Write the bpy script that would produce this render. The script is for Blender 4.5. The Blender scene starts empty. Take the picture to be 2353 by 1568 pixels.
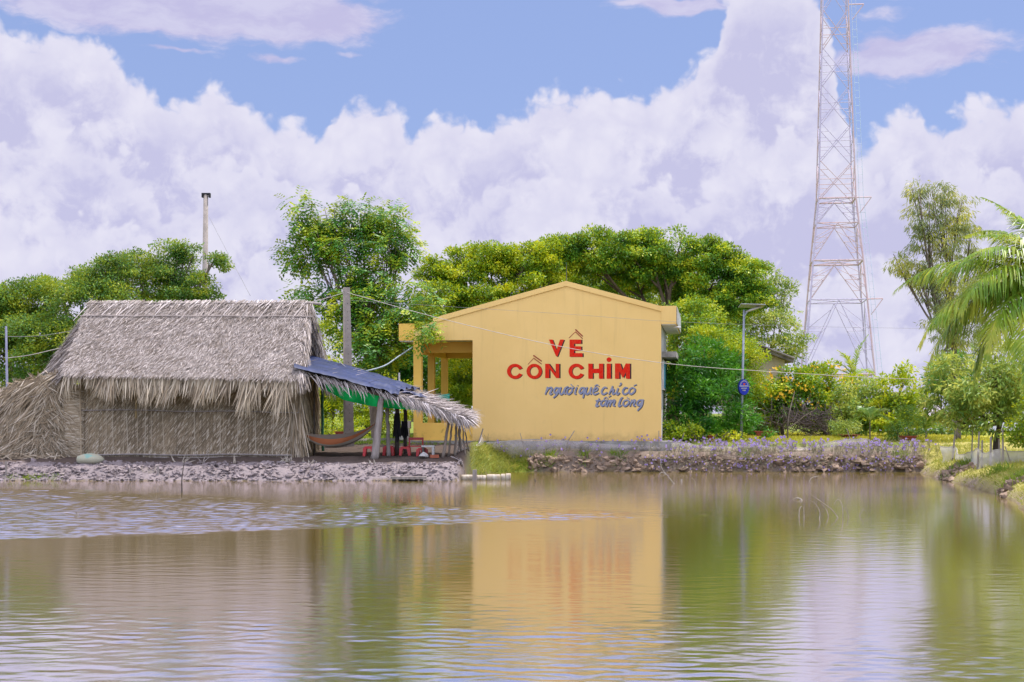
import bpy, bmesh, math, random
import numpy as np
from mathutils import Vector
# ------------------------------------------------------------------ camera
scene = bpy.context.scene
F, CX, HY, HC = 3268.0, 1176.5, 950.0, 1.9     # focal length, centre and horizon of the 2353 px wide measure; eye height over water
cam_data = bpy.data.cameras.new("camera")
cam = bpy.data.objects.new("camera", cam_data)
scene.collection.objects.link(cam)
cam_data.sensor_width = 36.0
cam_data.lens = 50.0
cam_data.shift_y = (HY - 784.0) / 2353.0
cam_data.clip_start = 0.1
cam_data.clip_end = 6000.0
cam.location = (0, 0, HC)
cam.rotation_euler = (math.radians(90), 0, 0)
scene.camera = cam
# ------------------------------------------------------------------ exposure and render settings
scene.render.engine = 'CYCLES'
scene.view_settings.view_transform = 'Standard'
scene.view_settings.look = 'None'
scene.view_settings.exposure = 0.0
scene.view_settings.gamma = 1.0
scene.view_settings.use_curve_mapping = False
scene.cycles.max_bounces = 7
scene.cycles.diffuse_bounces = 3
scene.cycles.glossy_bounces = 3
scene.cycles.transmission_bounces = 4
scene.cycles.transparent_max_bounces = 12
scene.cycles.use_denoising = True
scene.cycles.caustics_reflective = False
scene.cycles.caustics_refractive = False
# ------------------------------------------------------------------ sun
SUN_EL, SUN_AZ = math.radians(70), math.radians(58)   # azimuth clockwise from +Y: high, beyond the buildings and to the right
sun_data = bpy.data.lights.new("sun", 'SUN')
sun_data.energy = 4.6
sun_data.angle = math.radians(0.5)
sun_data.color = (1.0, 0.955, 0.88)
sun = bpy.data.objects.new("sun", sun_data)
scene.collection.objects.link(sun)
sdir = Vector((math.sin(SUN_AZ) * math.cos(SUN_EL), math.cos(SUN_AZ) * math.cos(SUN_EL), math.sin(SUN_EL)))
sun.rotation_euler = sdir.to_track_quat('Z', 'Y').to_euler()
sun.location = sdir * 60
# ------------------------------------------------------------------ node helper
class NT:
    def __init__(s, tree, flat=False): s.flat = flat; s.t = tree; s.n = tree.nodes; s.l = tree.links
    def add(s, typ, **kw):
        n = s.n.new(typ)
        for k, v in kw.items(): setattr(n, k, v)
        return n
    def put(s, sock, v):
        if isinstance(v, bpy.types.NodeSocket): s.l.new(v, sock)
        else: sock.default_value = v
    def m(s, op, a, b=None, c=None, clamp=False):
        n = s.add('ShaderNodeMath', operation=op, use_clamp=clamp)
        s.put(n.inputs[0], a)
        if b is not None: s.put(n.inputs[1], b)
        if c is not None: s.put(n.inputs[2], c)
        return n.outputs[0]
    def noise(s, vec, scale, detail=4, rough=0.55, dist=0.0):
        n = s.add('ShaderNodeTexNoise', noise_dimensions='2D' if s.flat else '3D')
        if vec is not None: s.l.new(vec, n.inputs['Vector'])
        n.inputs['Scale'].default_value = scale; n.inputs['Detail'].default_value = detail
        n.inputs['Roughness'].default_value = rough; n.inputs['Distortion'].default_value = dist
        return n.outputs['Fac']
    def vec(s, x, y, z=0.0):
        n = s.add('ShaderNodeCombineXYZ')
        for i, v in enumerate((x, y, z)): s.put(n.inputs[i], v)
        return n.outputs[0]
    def mix(s, fac, a, b, mode='MIX'):
        n = s.add('ShaderNodeMix', data_type='RGBA', blend_type=mode)
        s.put(n.inputs['Factor'], fac)
        for k, v in ((6, a), (7, b)):
            if not isinstance(v, bpy.types.NodeSocket): v = tuple(v) + ((1.0,) if len(v) == 3 else ())
            s.put(n.inputs[k], v)
        return n.outputs[2]
    def smooth(s, x, lo, hi):
        n = s.add('ShaderNodeMapRange', interpolation_type='SMOOTHSTEP')
        s.put(n.inputs[0], x); s.put(n.inputs[1], lo); s.put(n.inputs[2], hi)
        return n.outputs[0]
    def ramp(s, fac, stops):
        n = s.add('ShaderNodeValToRGB')
        e = n.color_ramp.elements
        while len(e) < len(stops): e.new(0.5)
        for k, (p, c) in enumerate(stops):
            e[k].position = p; e[k].color = tuple(c) + (1.0,)
        s.put(n.inputs[0], fac)
        return n.outputs[0]
# ------------------------------------------------------------------ world: sky and clouds by direction
world = bpy.data.worlds.new("World")
scene.world = world
world.use_nodes = True
world.cycles.sampling_method = 'MANUAL'
world.cycles.sample_map_resolution = 256
W = NT(world.node_tree, True)
W.n.clear()
sky = W.add('ShaderNodeTexSky', sky_type='NISHITA')
sky.sun_disc = False
sky.sun_elevation = SUN_EL
sky.sun_rotation = SUN_AZ
sky.air_density = 1.0; sky.dust_density = 0.6; sky.ozone_density = 2.0
tc = W.add('ShaderNodeTexCoord')
sp = W.add('ShaderNodeSeparateXYZ'); W.l.new(tc.outputs['Generated'], sp.inputs[0])
az = W.m('ARCTAN2', sp.outputs[0], sp.outputs[1])
el = W.m('ARCSINE', sp.outputs[2])
azp = W.m('MULTIPLY', az, F)      # bearing and height in 1/3268 rad, so cloud sizes read like the measure used everywhere here
elp = W.m('MULTIPLY', el, F)
cv = W.vec(azp, elp)
warp = W.noise(cv, 0.006, 3, 0.6)
warp2 = W.noise(W.vec(W.m('ADD', azp, 900.0), elp), 0.006, 3, 0.6)
azw = W.m('MULTIPLY_ADD', W.m('SUBTRACT', warp, 0.5), 70.0, azp)
elw = W.m('MULTIPLY_ADD', W.m('SUBTRACT', warp2, 0.5), 55.0, elp)
cw = W.vec(azw, elw)
def curve(points):
    n = W.add('ShaderNodeFloatCurve')
    c = n.mapping.curves[0]
    pts = sorted(points)
    x0, x1, y1 = -1600.0, 1600.0, 1400.0
    for k, (x, y) in enumerate(pts):
        u, v = (x - CX - x0) / (x1 - x0), (HY - y) / y1
        if k == 0: c.points[0].location = (u, v)
        elif k == len(pts) - 1: c.points[-1].location = (u, v)
        else: c.points.new(u, v)
    n.mapping.update()
    W.put(n.inputs['Value'], W.m('DIVIDE', W.m('SUBTRACT', azw, x0), x1 - x0))
    return W.m('MULTIPLY', n.outputs[0], y1)
def billow(scale, seed):
    n = W.add('ShaderNodeTexVoronoi', feature='SMOOTH_F1', voronoi_dimensions='2D')
    W.l.new(W.vec(W.m('ADD', azw, seed), elw), n.inputs['Vector'])
    n.inputs['Scale'].default_value = scale; n.inputs['Smoothness'].default_value = 0.35
    n.inputs['Detail'].default_value = 2.0; n.inputs['Roughness'].default_value = 0.5
    return n.outputs['Distance']
fine = W.noise(cv, 0.02, 6, 0.62)
big = W.noise(cw, 0.0042, 5, 0.55)
mid = W.noise(cw, 0.011, 5, 0.6)
skycol = W.mix(0.6, W.mix(1.0, sky.outputs[0], (0.95, 0.97, 1.25), 'MULTIPLY'), (3.8, 4.95, 8.5))
WHITE, GREY = (8.0, 7.85, 9.2), (5.35, 5.3, 7.8)
col = skycol
# high thin cloud
gs = None
for (x, y, rx, ry, s) in ((430, 35, 380, 95, 1.5), (690, 75, 210, 60, 1.2), (160, 30, 190, 90, 1.0), (2160, 5, 360, 40, 1.4), (2070, 165, 230, 50, 1.1), (2010, 85, 120, 22, .5),
                          (1560, 42, 150, 22, 1.0), (1700, 20, 120, 40, .8), (400, 156, 110, 9, .8), (640, 160, 80, 12, .8), (800, 143, 90, 8, .55), (120, 110, 180, 30, .4)):
    a = W.m('DIVIDE', W.m('SUBTRACT', azw, x - CX), rx)
    b = W.m('DIVIDE', W.m('SUBTRACT', elw, HY - y), ry)
    q = W.m('MULTIPLY', W.m('EXPONENT', W.m('MULTIPLY', W.m('ADD', W.m('MULTIPLY', a, a), W.m('MULTIPLY', b, b)), -0.9)), s)
    gs = q if gs is None else W.m('MAXIMUM', gs, q)
streak = W.noise(W.vec(W.m('MULTIPLY', azw, 0.35), elw), 0.018, 6, 0.6)
# cloud of the rest of the sky, overhead and behind
rest = W.m('MULTIPLY', W.smooth(elp, 900.0, 1500.0), W.smooth(big, 0.40, 0.62))
thin = W.smooth(W.m('ADD', gs, W.m('MULTIPLY', W.m('SUBTRACT', streak, 0.5), 1.1)), 0.36, 0.78)
thin = W.m('MULTIPLY', W.m('MAXIMUM', thin, rest), 0.86)
col = W.mix(thin, col, W.mix(W.smooth(streak, 0.35, 0.7), (5.9, 5.5, 7.9), (7.0, 6.7, 8.6)))
# cumulus banks, farthest first: each has a top line, is bright along it and greyer inside
T1 = [(-420, 260), (-200, 180), (-60, 110), (0, 70), (70, 130), (130, 115), (190, 110), (260, 125), (320, 200), (400, 235), (450, 240), (520, 210), (570, 245), (640, 270), (710, 280),
      (725, 305), (760, 280), (790, 250), (850, 228), (900, 235), (930, 290), (955, 300), (990, 275), (1060, 262), (1110, 285), (1150, 265), (1210, 245), (1260, 205), (1340, 200), (1440, 212),
      (1540, 190), (1600, 150), (1640, 110), (1655, 40), (1690, -20), (1780, -40), (1835, -30), (1880, 60), (1905, 190), (1925, 290), (1950, 345), (1985, 330), (2010, 300), (2050, 262), (2090, 262), (2105, 300), (2140, 305), (2190, 270), (2260, 258), (2353, 250), (2500, 220), (2700, 300)]
T2 = [(-400, 400), (-100, 330), (40, 330), (110, 310), (200, 320), (290, 350), (350, 420), (420, 470), (480, 380), (560, 365), (640, 380), (740, 400), (800, 420), (900, 430), (990, 470), (1090, 420), (1160, 380),
      (1290, 385), (1380, 330), (1480, 380), (1600, 420), (1700, 330), (1780, 290), (1870, 330), (1960, 400), (2040, 390), (2120, 410), (2240, 400), (2353, 380), (2700, 420)]
T3 = [(-400, 560), (-100, 520), (60, 560), (180, 520), (270, 500), (400, 560), (520, 600), (620, 560), (720, 600), (850, 560), (1000, 520), (1100, 600), (1250, 520), (1400, 480), (1550, 520), (1700, 560), (1850, 620), (1990, 600), (2080, 590), (2250, 560), (2353, 540), (2700, 560)]
for (T, amp, seed, e, depth) in ((T1, 54.0, 0.0, 20.0, 170.0), (T2, 80.0, 1700.0, 20.0, 130.0), (T3, 95.0, 4100.0, 26.0, 120.0)):
    bl = billow(0.013, seed)
    bl2 = billow(0.031, seed + 300)
    d = W.m('SUBTRACT', curve(T), elw)
    d = W.m('SUBTRACT', d, W.m('MULTIPLY', W.m('SUBTRACT', bl, 0.42), amp))
    d = W.m('SUBTRACT', d, W.m('MULTIPLY', W.m('SUBTRACT', bl2, 0.42), amp * 0.38))
    d = W.m('ADD', d, W.m('MULTIPLY', W.m('SUBTRACT', fine, 0.5), amp * 0.75))
    mask = W.smooth(d, -e, e)
    if T is not T1: mask = W.m('MULTIPLY', mask, 0.9)
    g = W.m('MULTIPLY', W.smooth(d, 14.0, depth), W.smooth(W.m('ADD', W.m('MULTIPLY', mid, .8), W.m('MULTIPLY', big, 0.9)), 0.68, 1.02))
    g = W.m('ADD', g, W.m('MULTIPLY', W.m('SUBTRACT', bl, 0.35), 0.5), clamp=True)
    g = W.m('MULTIPLY', g, 0.85)
    col = W.mix(mask, col, W.mix(g, WHITE, GREY))
# sky at the sides, behind and overhead brightened as added fill for shaded walls
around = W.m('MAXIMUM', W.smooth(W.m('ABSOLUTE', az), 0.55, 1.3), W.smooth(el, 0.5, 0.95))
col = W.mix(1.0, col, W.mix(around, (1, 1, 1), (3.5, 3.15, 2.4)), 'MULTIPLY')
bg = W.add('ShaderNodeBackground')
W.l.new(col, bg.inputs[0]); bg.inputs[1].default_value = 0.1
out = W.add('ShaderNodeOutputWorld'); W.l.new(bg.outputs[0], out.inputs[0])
# ------------------------------------------------------------------ object helpers
rng = np.random.default_rng(7)
random.seed(7)
COL = scene.collection
def P(px, py, D): return np.array(((px - CX) / F * D, D, HC + (HY - py) / F * D))
def X(px, D): return (px - CX) / F * D
def Z(py, D): return HC + (HY - py) / F * D
def nrm(v): return v / np.maximum(np.linalg.norm(v, axis=-1, keepdims=True), 1e-9)
class MB:
    """collects vertices and faces of one mesh"""
    def __init__(s): s.v = []; s.f = []; s.r = []; s.n = 0
    def add(s, verts, faces, rnd=None):
        verts = np.asarray(verts, float).reshape(-1, 3)
        for f in faces: s.f.append([int(i) + s.n for i in f])
        s.r.extend([rng.random() if rnd is None else rnd] * len(faces))
        s.v.append(verts); s.n += len(verts)
    def quads(s, verts, per, local, rnd):
        """many equal pieces: verts (N*per,3), local faces of one piece, rnd per piece"""
        N = len(verts) // per
        for lf in local:
            idx = (np.arange(N)[:, None] * per + np.array(lf)[None, :] + s.n)
            s.f.extend(idx.tolist()); s.r.extend(rnd.tolist())
        s.v.append(verts); s.n += len(verts)
    def box(s, x0, x1, y0, y1, z0, z1, fn=None, rnd=None):
        v = np.array([(x, y, z) for z in (z0, z1) for y in (y0, y1) for x in (x0, x1)], float)
        if fn: v = np.array([fn(*p) for p in v])
        s.add(v, [(0, 2, 3, 1), (4, 5, 7, 6), (0, 1, 5, 4), (2, 6, 7, 3), (0, 4, 6, 2), (1, 3, 7, 5)], rnd)
    def tube(s, pts, rad, n=8, cap=True, rnd=None):
        pts = np.asarray(pts, float); k = len(pts)
        rad = np.broadcast_to(np.asarray(rad, float), (k,))
        t = nrm(np.gradient(pts, axis=0))
        up = np.array((0, 0, 1.0)) if abs(t[0][2]) < 0.9 else np.array((1.0, 0, 0))
        vs = []
        a = nrm(np.cross(t[0], up))
        for i in range(k):
            a = nrm(a - t[i] * np.dot(a, t[i])); b = np.cross(t[i], a)
            th = np.arange(n) / n * 2 * math.pi
            vs.append(pts[i] + rad[i] * (np.cos(th)[:, None] * a + np.sin(th)[:, None] * b))
        fs = [(i * n + j, i * n + (j + 1) % n, (i + 1) * n + (j + 1) % n, (i + 1) * n + j) for i in range(k - 1) for j in range(n)]
        if cap: fs += [tuple(range(n))[::-1], tuple((k - 1) * n + j for j in range(n))]
        s.add(np.concatenate(vs), fs, rnd)
    def build(s, name, mat, parent=None, smooth=False):
        me = bpy.data.meshes.new(name)
        v = np.concatenate(s.v) if s.v else np.zeros((0, 3))
        q = parent
        while q is not None:
            v = v - np.array(q.location); q = q.parent
        nf = len(s.f)
        me.vertices.add(len(v)); me.vertices.foreach_set('co', v.astype(np.float32).ravel())
        ls = np.fromiter((len(f) for f in s.f), np.int32, nf)
        flat = np.fromiter((i for f in s.f for i in f), np.int32, int(ls.sum()))
        me.loops.add(len(flat)); me.loops.foreach_set('vertex_index', flat)
        me.polygons.add(nf)
        st = np.zeros(nf, np.int32); st[1:] = np.cumsum(ls)[:-1]
        me.polygons.foreach_set('loop_start', st)
        me.update(calc_edges=True)
        at = me.attributes.new('rnd', 'FLOAT', 'FACE'); at.data.foreach_set('value', np.array(s.r, np.float32))
        me.polygons.foreach_set('use_smooth', np.full(nf, bool(smooth)))
        me.materials.append(mat)
        o = bpy.data.objects.new(name, me); COL.objects.link(o)
        if parent is not None: o.parent = parent
        return o
def tag(o, label=None, cat=None, group=None, kind=None):
    if label: o['label'] = label
    if cat: o['category'] = cat
    if group: o['group'] = group
    if kind: o['kind'] = kind
    return o
def thing(name, label, cat, loc=(0, 0, 0), group=None):
    o = bpy.data.objects.new(name, None); COL.objects.link(o)
    o.location = tuple(float(c) for c in loc); o.empty_display_size = 0.2
    return tag(o, label, cat, group)
def copy_thing(o, loc):
    c = o.copy(); COL.objects.link(c); c.location = loc
    for ch in [k for k in bpy.data.objects if k.parent == o]:
        d = ch.copy(); COL.objects.link(d); d.parent = c
        for g in [k for k in bpy.data.objects if k.parent == ch]:
            e = g.copy(); COL.objects.link(e); e.parent = d
    return c
def bez(pts, n=24):
    """smooth line through points"""
    pts = np.asarray(pts, float)
    if len(pts) < 3: return pts[0] + (pts[-1] - pts[0]) * np.linspace(0, 1, n)[:, None]
    q = np.vstack([2 * pts[0] - pts[1], pts, 2 * pts[-1] - pts[-2]])
    out = []
    m = max(2, n // (len(pts) - 1))
    for i in range(1, len(q) - 2):
        for t in np.linspace(0, 1, m, endpoint=False):
            p0, p1, p2, p3 = q[i - 1], q[i], q[i + 1], q[i + 2]
            out.append(0.5 * (2 * p1 + (p2 - p0) * t + (2 * p0 - 5 * p1 + 4 * p2 - p3) * t * t + (3 * p1 - p0 - 3 * p2 + p3) * t ** 3))
    out.append(pts[-1])
    return np.array(out)
# ------------------------------------------------------------------ materials
def mat(name, c1, c2=None, scale=4.0, rough=0.8, bump=0.0, bscale=30.0, stretch=(1, 1, 1), spec=0.3, rnd=0.0, detail=5, metal=0.0, lo=0.35, hi=0.65, transl=0.0, c3=None):
    m = bpy.data.materials.new(name); m.use_nodes = True
    t = NT(m.node_tree); t.n.clear()
    o = t.add('ShaderNodeOutputMaterial'); b = t.add('ShaderNodeBsdfPrincipled')
    co = t.add('ShaderNodeTexCoord'); mp = t.add('ShaderNodeMapping'); t.l.new(co.outputs['Object'], mp.inputs[0])
    mp.inputs['Scale'].default_value = stretch
    v = mp.outputs[0]
    c2 = c2 or tuple(x * 0.75 for x in c1)
    f = t.smooth(t.noise(v, scale, detail, 0.6), lo, hi)
    c = t.mix(f, c1, c2)
    if rnd:
        at = t.add('ShaderNodeAttribute', attribute_name='rnd')
        if c3: c = t.mix(t.smooth(at.outputs['Fac'], 0.45, 1.0), c, c3)
        hsv = t.add('ShaderNodeHueSaturation')
        t.l.new(c, hsv.inputs['Color']); t.l.new(t.m('MULTIPLY_ADD', at.outputs['Fac'], 2 * rnd, 1 - rnd), hsv.inputs['Value'])
        c = hsv.outputs[0]
    t.l.new(c, b.inputs['Base Color'])
    b.inputs['Roughness'].default_value = rough; b.inputs['Specular IOR Level'].default_value = spec; b.inputs['Metallic'].default_value = metal
    if bump:
        bp = t.add('ShaderNodeBump'); bp.inputs['Strength'].default_value = bump; bp.inputs['Distance'].default_value = 0.02
        t.l.new(t.noise(v, bscale, 5, 0.6), bp.inputs['Height']); t.l.new(bp.outputs[0], b.inputs['Normal'])
    if transl:
        tr = t.add('ShaderNodeBsdfTranslucent'); t.l.new(c, tr.inputs[0])
        mx = t.add('ShaderNodeMixShader'); mx.inputs[0].default_value = transl
        t.l.new(b.outputs[0], mx.inputs[1]); t.l.new(tr.outputs[0], mx.inputs[2]); t.l.new(mx.outputs[0], o.inputs[0])
    else:
        t.l.new(b.outputs[0], o.inputs[0])
    return m
def leafmat(name, dark, light, yellow, transl=0.35, rough=0.42, clump=1.1):
    """leaf colour varies from leaf to leaf and from branch to branch; light passes through"""
    m = bpy.data.materials.new(name); m.use_nodes = True
    t = NT(m.node_tree); t.n.clear()
    o = t.add('ShaderNodeOutputMaterial'); b = t.add('ShaderNodeBsdfPrincipled')
    at = t.add('ShaderNodeAttribute', attribute_name='rnd')
    co = t.add('ShaderNodeTexCoord')
    n = t.noise(co.outputs['Object'], clump, 3, 0.6)
    f = t.m('ADD', t.m('MULTIPLY', at.outputs['Fac'], 0.40), t.m('MULTIPLY', t.smooth(n, 0.34, 0.68), 0.60))
    c = t.ramp(f, ((0.05, dark), (0.52, light), (1.0, yellow)))
    t.l.new(c, b.inputs['Base Color'])
    b.inputs['Roughness'].default_value = rough; b.inputs['Specular IOR Level'].default_value = 0.35
    tr = t.add('ShaderNodeBsdfTranslucent')
    t.l.new(t.mix(0.5, c, yellow), tr.inputs[0])
    mx = t.add('ShaderNodeMixShader'); mx.inputs[0].default_value = transl
    t.l.new(b.outputs[0], mx.inputs[1]); t.l.new(tr.outputs[0], mx.inputs[2]); t.l.new(mx.outputs[0], o.inputs[0])
    return m
# ================================================================== GROUND AND WATER
_lat = rng.random((64, 64))
def vnoise(x, y):
    xi = np.floor(x).astype(int); yi = np.floor(y).astype(int); fx = x - xi; fy = y - yi
    fx = fx * fx * (3 - 2 * fx); fy = fy * fy * (3 - 2 * fy)
    g = lambda a, b: _lat[a % 64, b % 64]
    return (g(xi, yi) * (1 - fx) + g(xi + 1, yi) * fx) * (1 - fy) + (g(xi, yi + 1) * (1 - fx) + g(xi + 1, yi + 1) * fx) * fy
def fbm(x, y, o=4):
    s = 0; a = 0.5
    for k in range(o): s = s + a * vnoise(x * 2 ** k + 17 * k, y * 2 ** k + 31 * k); a *= 0.5
    return s
def shore_far(x):
    b = np.interp(x, [-60, -30, -12, -1.75, -1.45, -1.05, -0.7, 0.0, 20], [40.6, 40.2, 40.0, 40.0, 40.4, 43.5, 45.2, 46.0, 46.0])
    return b + 0.35 * (fbm(x * 0.9, x * 0 + 3.3) - 0.5) + 0.12 * (vnoise(x * 3.1, x * 0 + 9) - 0.5)
def shore_right(y):
    b = np.interp(y, [-5, 10, 20, 28, 31.5, 35.3, 38.8, 42.8, 45, 46], [9.3, 9.3, 9.5, 10.1, 11.0, 11.7, 12.15, 12.7, 13.0, 13.3])
    return b + 0.35 * (fbm(y * 0.6, y * 0 + 7.7) - 0.5)
def land_d(x, y): return np.maximum(np.maximum(y - shore_far(x), x - shore_right(y)), 1.0 - y)
def ground_z(x, y):
    x = np.asarray(x, float); y = np.asarray(y, float)
    df = y - shore_far(x); dr = x - shore_right(y); db = 1.0 - y
    hut = np.interp(df, [-2, 0, .5, 1.0, 1.9, 4, 7, 10], [-.7, 0, .33, .45, .61, .63, .85, 1.0])
    far = np.interp(df, [-2, 0, .16, .4, 1, 1.8, 4], [-.7, 0, .46, .60, .70, .9, 1.0])
    notch = np.interp(df, [-2, 0, .4, 1.2, 2.2, 4], [-.7, 0, .22, .6, .88, 1.0])
    wh = np.clip((-1.25 - x) / 0.5, 0, 1); wf = np.clip((x - 0.3) / 1.2, 0, 1)
    a = far * wf + (1 - wf) * (hut * wh + notch * (1 - wh))
    r = np.interp(dr, [-2, 0, .15, .5, 1, 2.5, 5], [-.7, 0, .20, .36, .46, .60, .85])
    b = np.interp(db, [-2, 0, 1, 4], [-.7, 0, .25, .4])
    z = np.maximum(np.maximum(a, r), b)
    d = land_d(x, y)
    amp = np.clip(d + 0.4, 0, 1) * np.where(y < 49, 0.10, 0.05)
    return z + amp * (fbm(x * 1.7, y * 1.7) - 0.48)
def gz(x, y): return float(ground_z(np.array([x]), np.array([y]))[0])
def on_ground(px, D, dz=0.0):
    x = X(px, D); return (x, D, gz(x, D) + dz)

xs = np.concatenate([np.linspace(-900, -60, 12), np.linspace(-50, -17, 18), np.arange(-16.5, 17, 0.13), np.linspace(18, 60, 24), np.linspace(80, 1000, 12)])
ys = np.concatenate([np.linspace(-40, 0, 12), np.linspace(1, 26, 20), np.arange(26.5, 39.5, 0.3), np.arange(39.5, 49.5, 0.11), np.linspace(50, 110, 40), np.geomspace(120, 3500, 14)])
gx, gy = np.meshgrid(xs, ys)
gzv = ground_z(gx, gy)
near = (gy > 39) & (gy < 47.5) & (np.abs(gx) < 18)
gzv = gzv + np.where(near & (gzv > -0.2), 0.05 * (fbm(gx * 6, gy * 6) - 0.48), 0) + np.where((gx < -1.4) & (gx > -18) & (gy > 40) & (gy < 41.25), .20 * (fbm(gx * 2.6, gy * 3.2) - .45) + .10 * (fbm(gx * 8, gy * 9 + 5) - .47), 0)
nx, ny = len(xs), len(ys)
gm = MB()
gm.v = [np.stack([gx, gy, gzv], -1).reshape(-1, 3)]; gm.n = nx * ny
ii = (np.arange(ny - 1)[:, None] * nx + np.arange(nx - 1)[None, :]).ravel()
gm.f = np.stack([ii, ii + 1, ii + nx + 1, ii + nx], 1).tolist(); gm.r = [0.5] * len(gm.f)
m_ground = bpy.data.materials.new("ground"); m_ground.use_nodes = True
t = NT(m_ground.node_tree); t.n.clear()
o_ = t.add('ShaderNodeOutputMaterial'); b_ = t.add('ShaderNodeBsdfPrincipled')
ca = t.add('ShaderNodeAttribute', attribute_name='soil'); co = t.add('ShaderNodeTexCoord')
n1 = t.noise(co.outputs['Object'], 2.2, 6, 0.65); n2 = t.noise(co.outputs['Object'], 14.0, 5, 0.65)
c_ = t.mix(1.0, ca.outputs['Color'], t.ramp(t.m('ADD', t.m('MULTIPLY', n1, 0.5), t.m('MULTIPLY', n2, 0.5)), ((0.3, (.62, .6, .58)), (0.5, (1, 1, 1)), (0.72, (1.3, 1.28, 1.22)))), 'MULTIPLY')
t.l.new(c_, b_.inputs['Base Color']); b_.inputs['Roughness'].default_value = 0.95; b_.inputs['Specular IOR Level'].default_value = 0.15
bp = t.add('ShaderNodeBump'); bp.inputs['Strength'].default_value = 0.7; bp.inputs['Distance'].default_value = 0.03
t.l.new(n2, bp.inputs['Height']); t.l.new(bp.outputs[0], b_.inputs['Normal']); t.l.new(b_.outputs[0], o_.inputs[0])
ground = gm.build('ground', m_ground, smooth=True); tag(ground, kind='structure')
soil = np.zeros((ny, nx, 3))
df = gy - shore_far(gx); dr = gx - shore_right(gy)
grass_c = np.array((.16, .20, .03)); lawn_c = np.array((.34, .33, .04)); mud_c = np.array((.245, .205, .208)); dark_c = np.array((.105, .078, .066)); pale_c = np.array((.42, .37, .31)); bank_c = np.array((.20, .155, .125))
def lay(c, w):
    global soil
    w = np.clip(w, 0, 1)[..., None]; soil = soil * (1 - w) + c * w
lay(grass_c, np.ones_like(gx))
lay(lawn_c, np.clip((gx - 5) / 2, 0, 1) * np.clip((gy - 49) / 2, 0, 1) * np.clip((68 - gy) / 8, 0, 1))
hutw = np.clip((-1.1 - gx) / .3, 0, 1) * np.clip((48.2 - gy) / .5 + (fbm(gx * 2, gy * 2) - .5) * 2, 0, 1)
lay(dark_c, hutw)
lay(pale_c, np.clip((-1.1 - gx) / .3, 0, 1) * np.clip(1 - np.abs(gy - 49.6) / .9, 0, 1) * 1.5)
lay(mud_c, np.clip((-1.3 - gx) / .3, 0, 1) * np.clip((41.15 + .5 * (fbm(gx * 1.5, gy * 1.5) - .5) - gy) / .2, 0, 1))
lay(bank_c, np.clip((gx - .5) / .6, 0, 1) * np.clip((46.9 - gy) / .2, 0, 1) * (dr < 0.4))
lay(np.array((.36, .29, .22)), np.clip((gx - .2) / .6, 0, 1) * np.clip(1 - np.abs(gy - 47.0) / .5, 0, 1) * (dr < .5))
lay(np.array((.36, .32, .09)), np.clip((dr + .1) / .4, 0, 1) * (gy < 48))
lay(bank_c * 1.3, np.clip(1 - np.abs(dr - .05) / .3, 0, 1) * (gy < 46) * np.clip((fbm(gx * .9, gy * .9) - .45) * 8, 0, 1))
lay(np.array((.14, .105, .05)), (np.maximum(np.maximum(df, dr), 1 - gy) < -0.02))
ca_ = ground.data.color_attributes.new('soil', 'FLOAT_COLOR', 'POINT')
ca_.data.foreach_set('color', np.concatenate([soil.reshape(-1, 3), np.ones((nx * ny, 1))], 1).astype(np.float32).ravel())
# ---- pond
m_water = bpy.data.materials.new("muddy_water"); m_water.use_nodes = True
t = NT(m_water.node_tree); t.n.clear()
o_ = t.add('ShaderNodeOutputMaterial'); b_ = t.add('ShaderNodeBsdfPrincipled'); co = t.add('ShaderNodeTexCoord')
s_ = t.add('ShaderNodeSeparateXYZ'); t.l.new(co.outputs['Object'], s_.inputs[0])
x_, y_ = s_.outputs[0], s_.outputs[1]
murk = t.noise(t.vec(t.m('MULTIPLY', x_, 0.25), t.m('MULTIPLY', y_, 0.12)), 1.0, 4)
t.n.remove(b_)
# a lane of wind ripples lies across the pond, other patches come and go
wob = t.m('MULTIPLY', t.m('SUBTRACT', t.noise(t.vec(t.m('MULTIPLY', x_, .5), t.m('MULTIPLY', y_, .35)), 1.2, 5, .6), .5), 2.6)
near_edge = t.m('SUBTRACT', t.m('SUBTRACT', y_, t.m('MULTIPLY_ADD', x_, 0.43, 24.5)), t.m('MULTIPLY', t.m('ADD', wob, t.m('MULTIPLY', t.m('SUBTRACT', t.noise(t.vec(x_, t.m('MULTIPLY', y_, .6)), 2.2, 4, .6), .5), 1.6)), .4))
far_edge = t.m('SUBTRACT', t.m('SUBTRACT', t.m('MULTIPLY_ADD', x_, -0.62, 28.6), y_), wob)
lane = t.m('MULTIPLY', t.smooth(near_edge, 0.0, 0.9), t.smooth(far_edge, -0.6, 2.2))
patch = t.smooth(t.noise(t.vec(t.m('MULTIPLY', x_, .16), t.m('MULTIPLY', y_, .42)), 1.0, 4, .6), 0.5, 0.72)
nearby = t.m('SUBTRACT', 1.0, t.smooth(y_, 10.8, 16.5))
lane = t.m('MAXIMUM', lane, t.m('MULTIPLY', t.m('MULTIPLY_ADD', patch, .25, .10), nearby))
rip = t.noise(t.vec(t.m('MULTIPLY', x_, 1.0), t.m('MULTIPLY', y_, 2.6)), 2.6, 3, .55)
rip2 = t.noise(t.vec(t.m('MULTIPLY', x_, 1.0), t.m('MULTIPLY', y_, 2.0)), 9.0, 3, .6)
swell = t.noise(t.vec(t.m('MULTIPLY', x_, .5), t.m('MULTIPLY', y_, 1.5)), 1.0, 2, .5)
hgt = t.m('ADD', t.m('MULTIPLY', t.m('ADD', rip, t.m('MULTIPLY', rip2, .35)), t.m('MULTIPLY_ADD', lane, .85, 0.10)), t.m('MULTIPLY', swell, 0.05))
bp = t.add('ShaderNodeBump'); bp.inputs['Strength'].default_value = 1.0; bp.inputs['Distance'].default_value = 0.013
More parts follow.
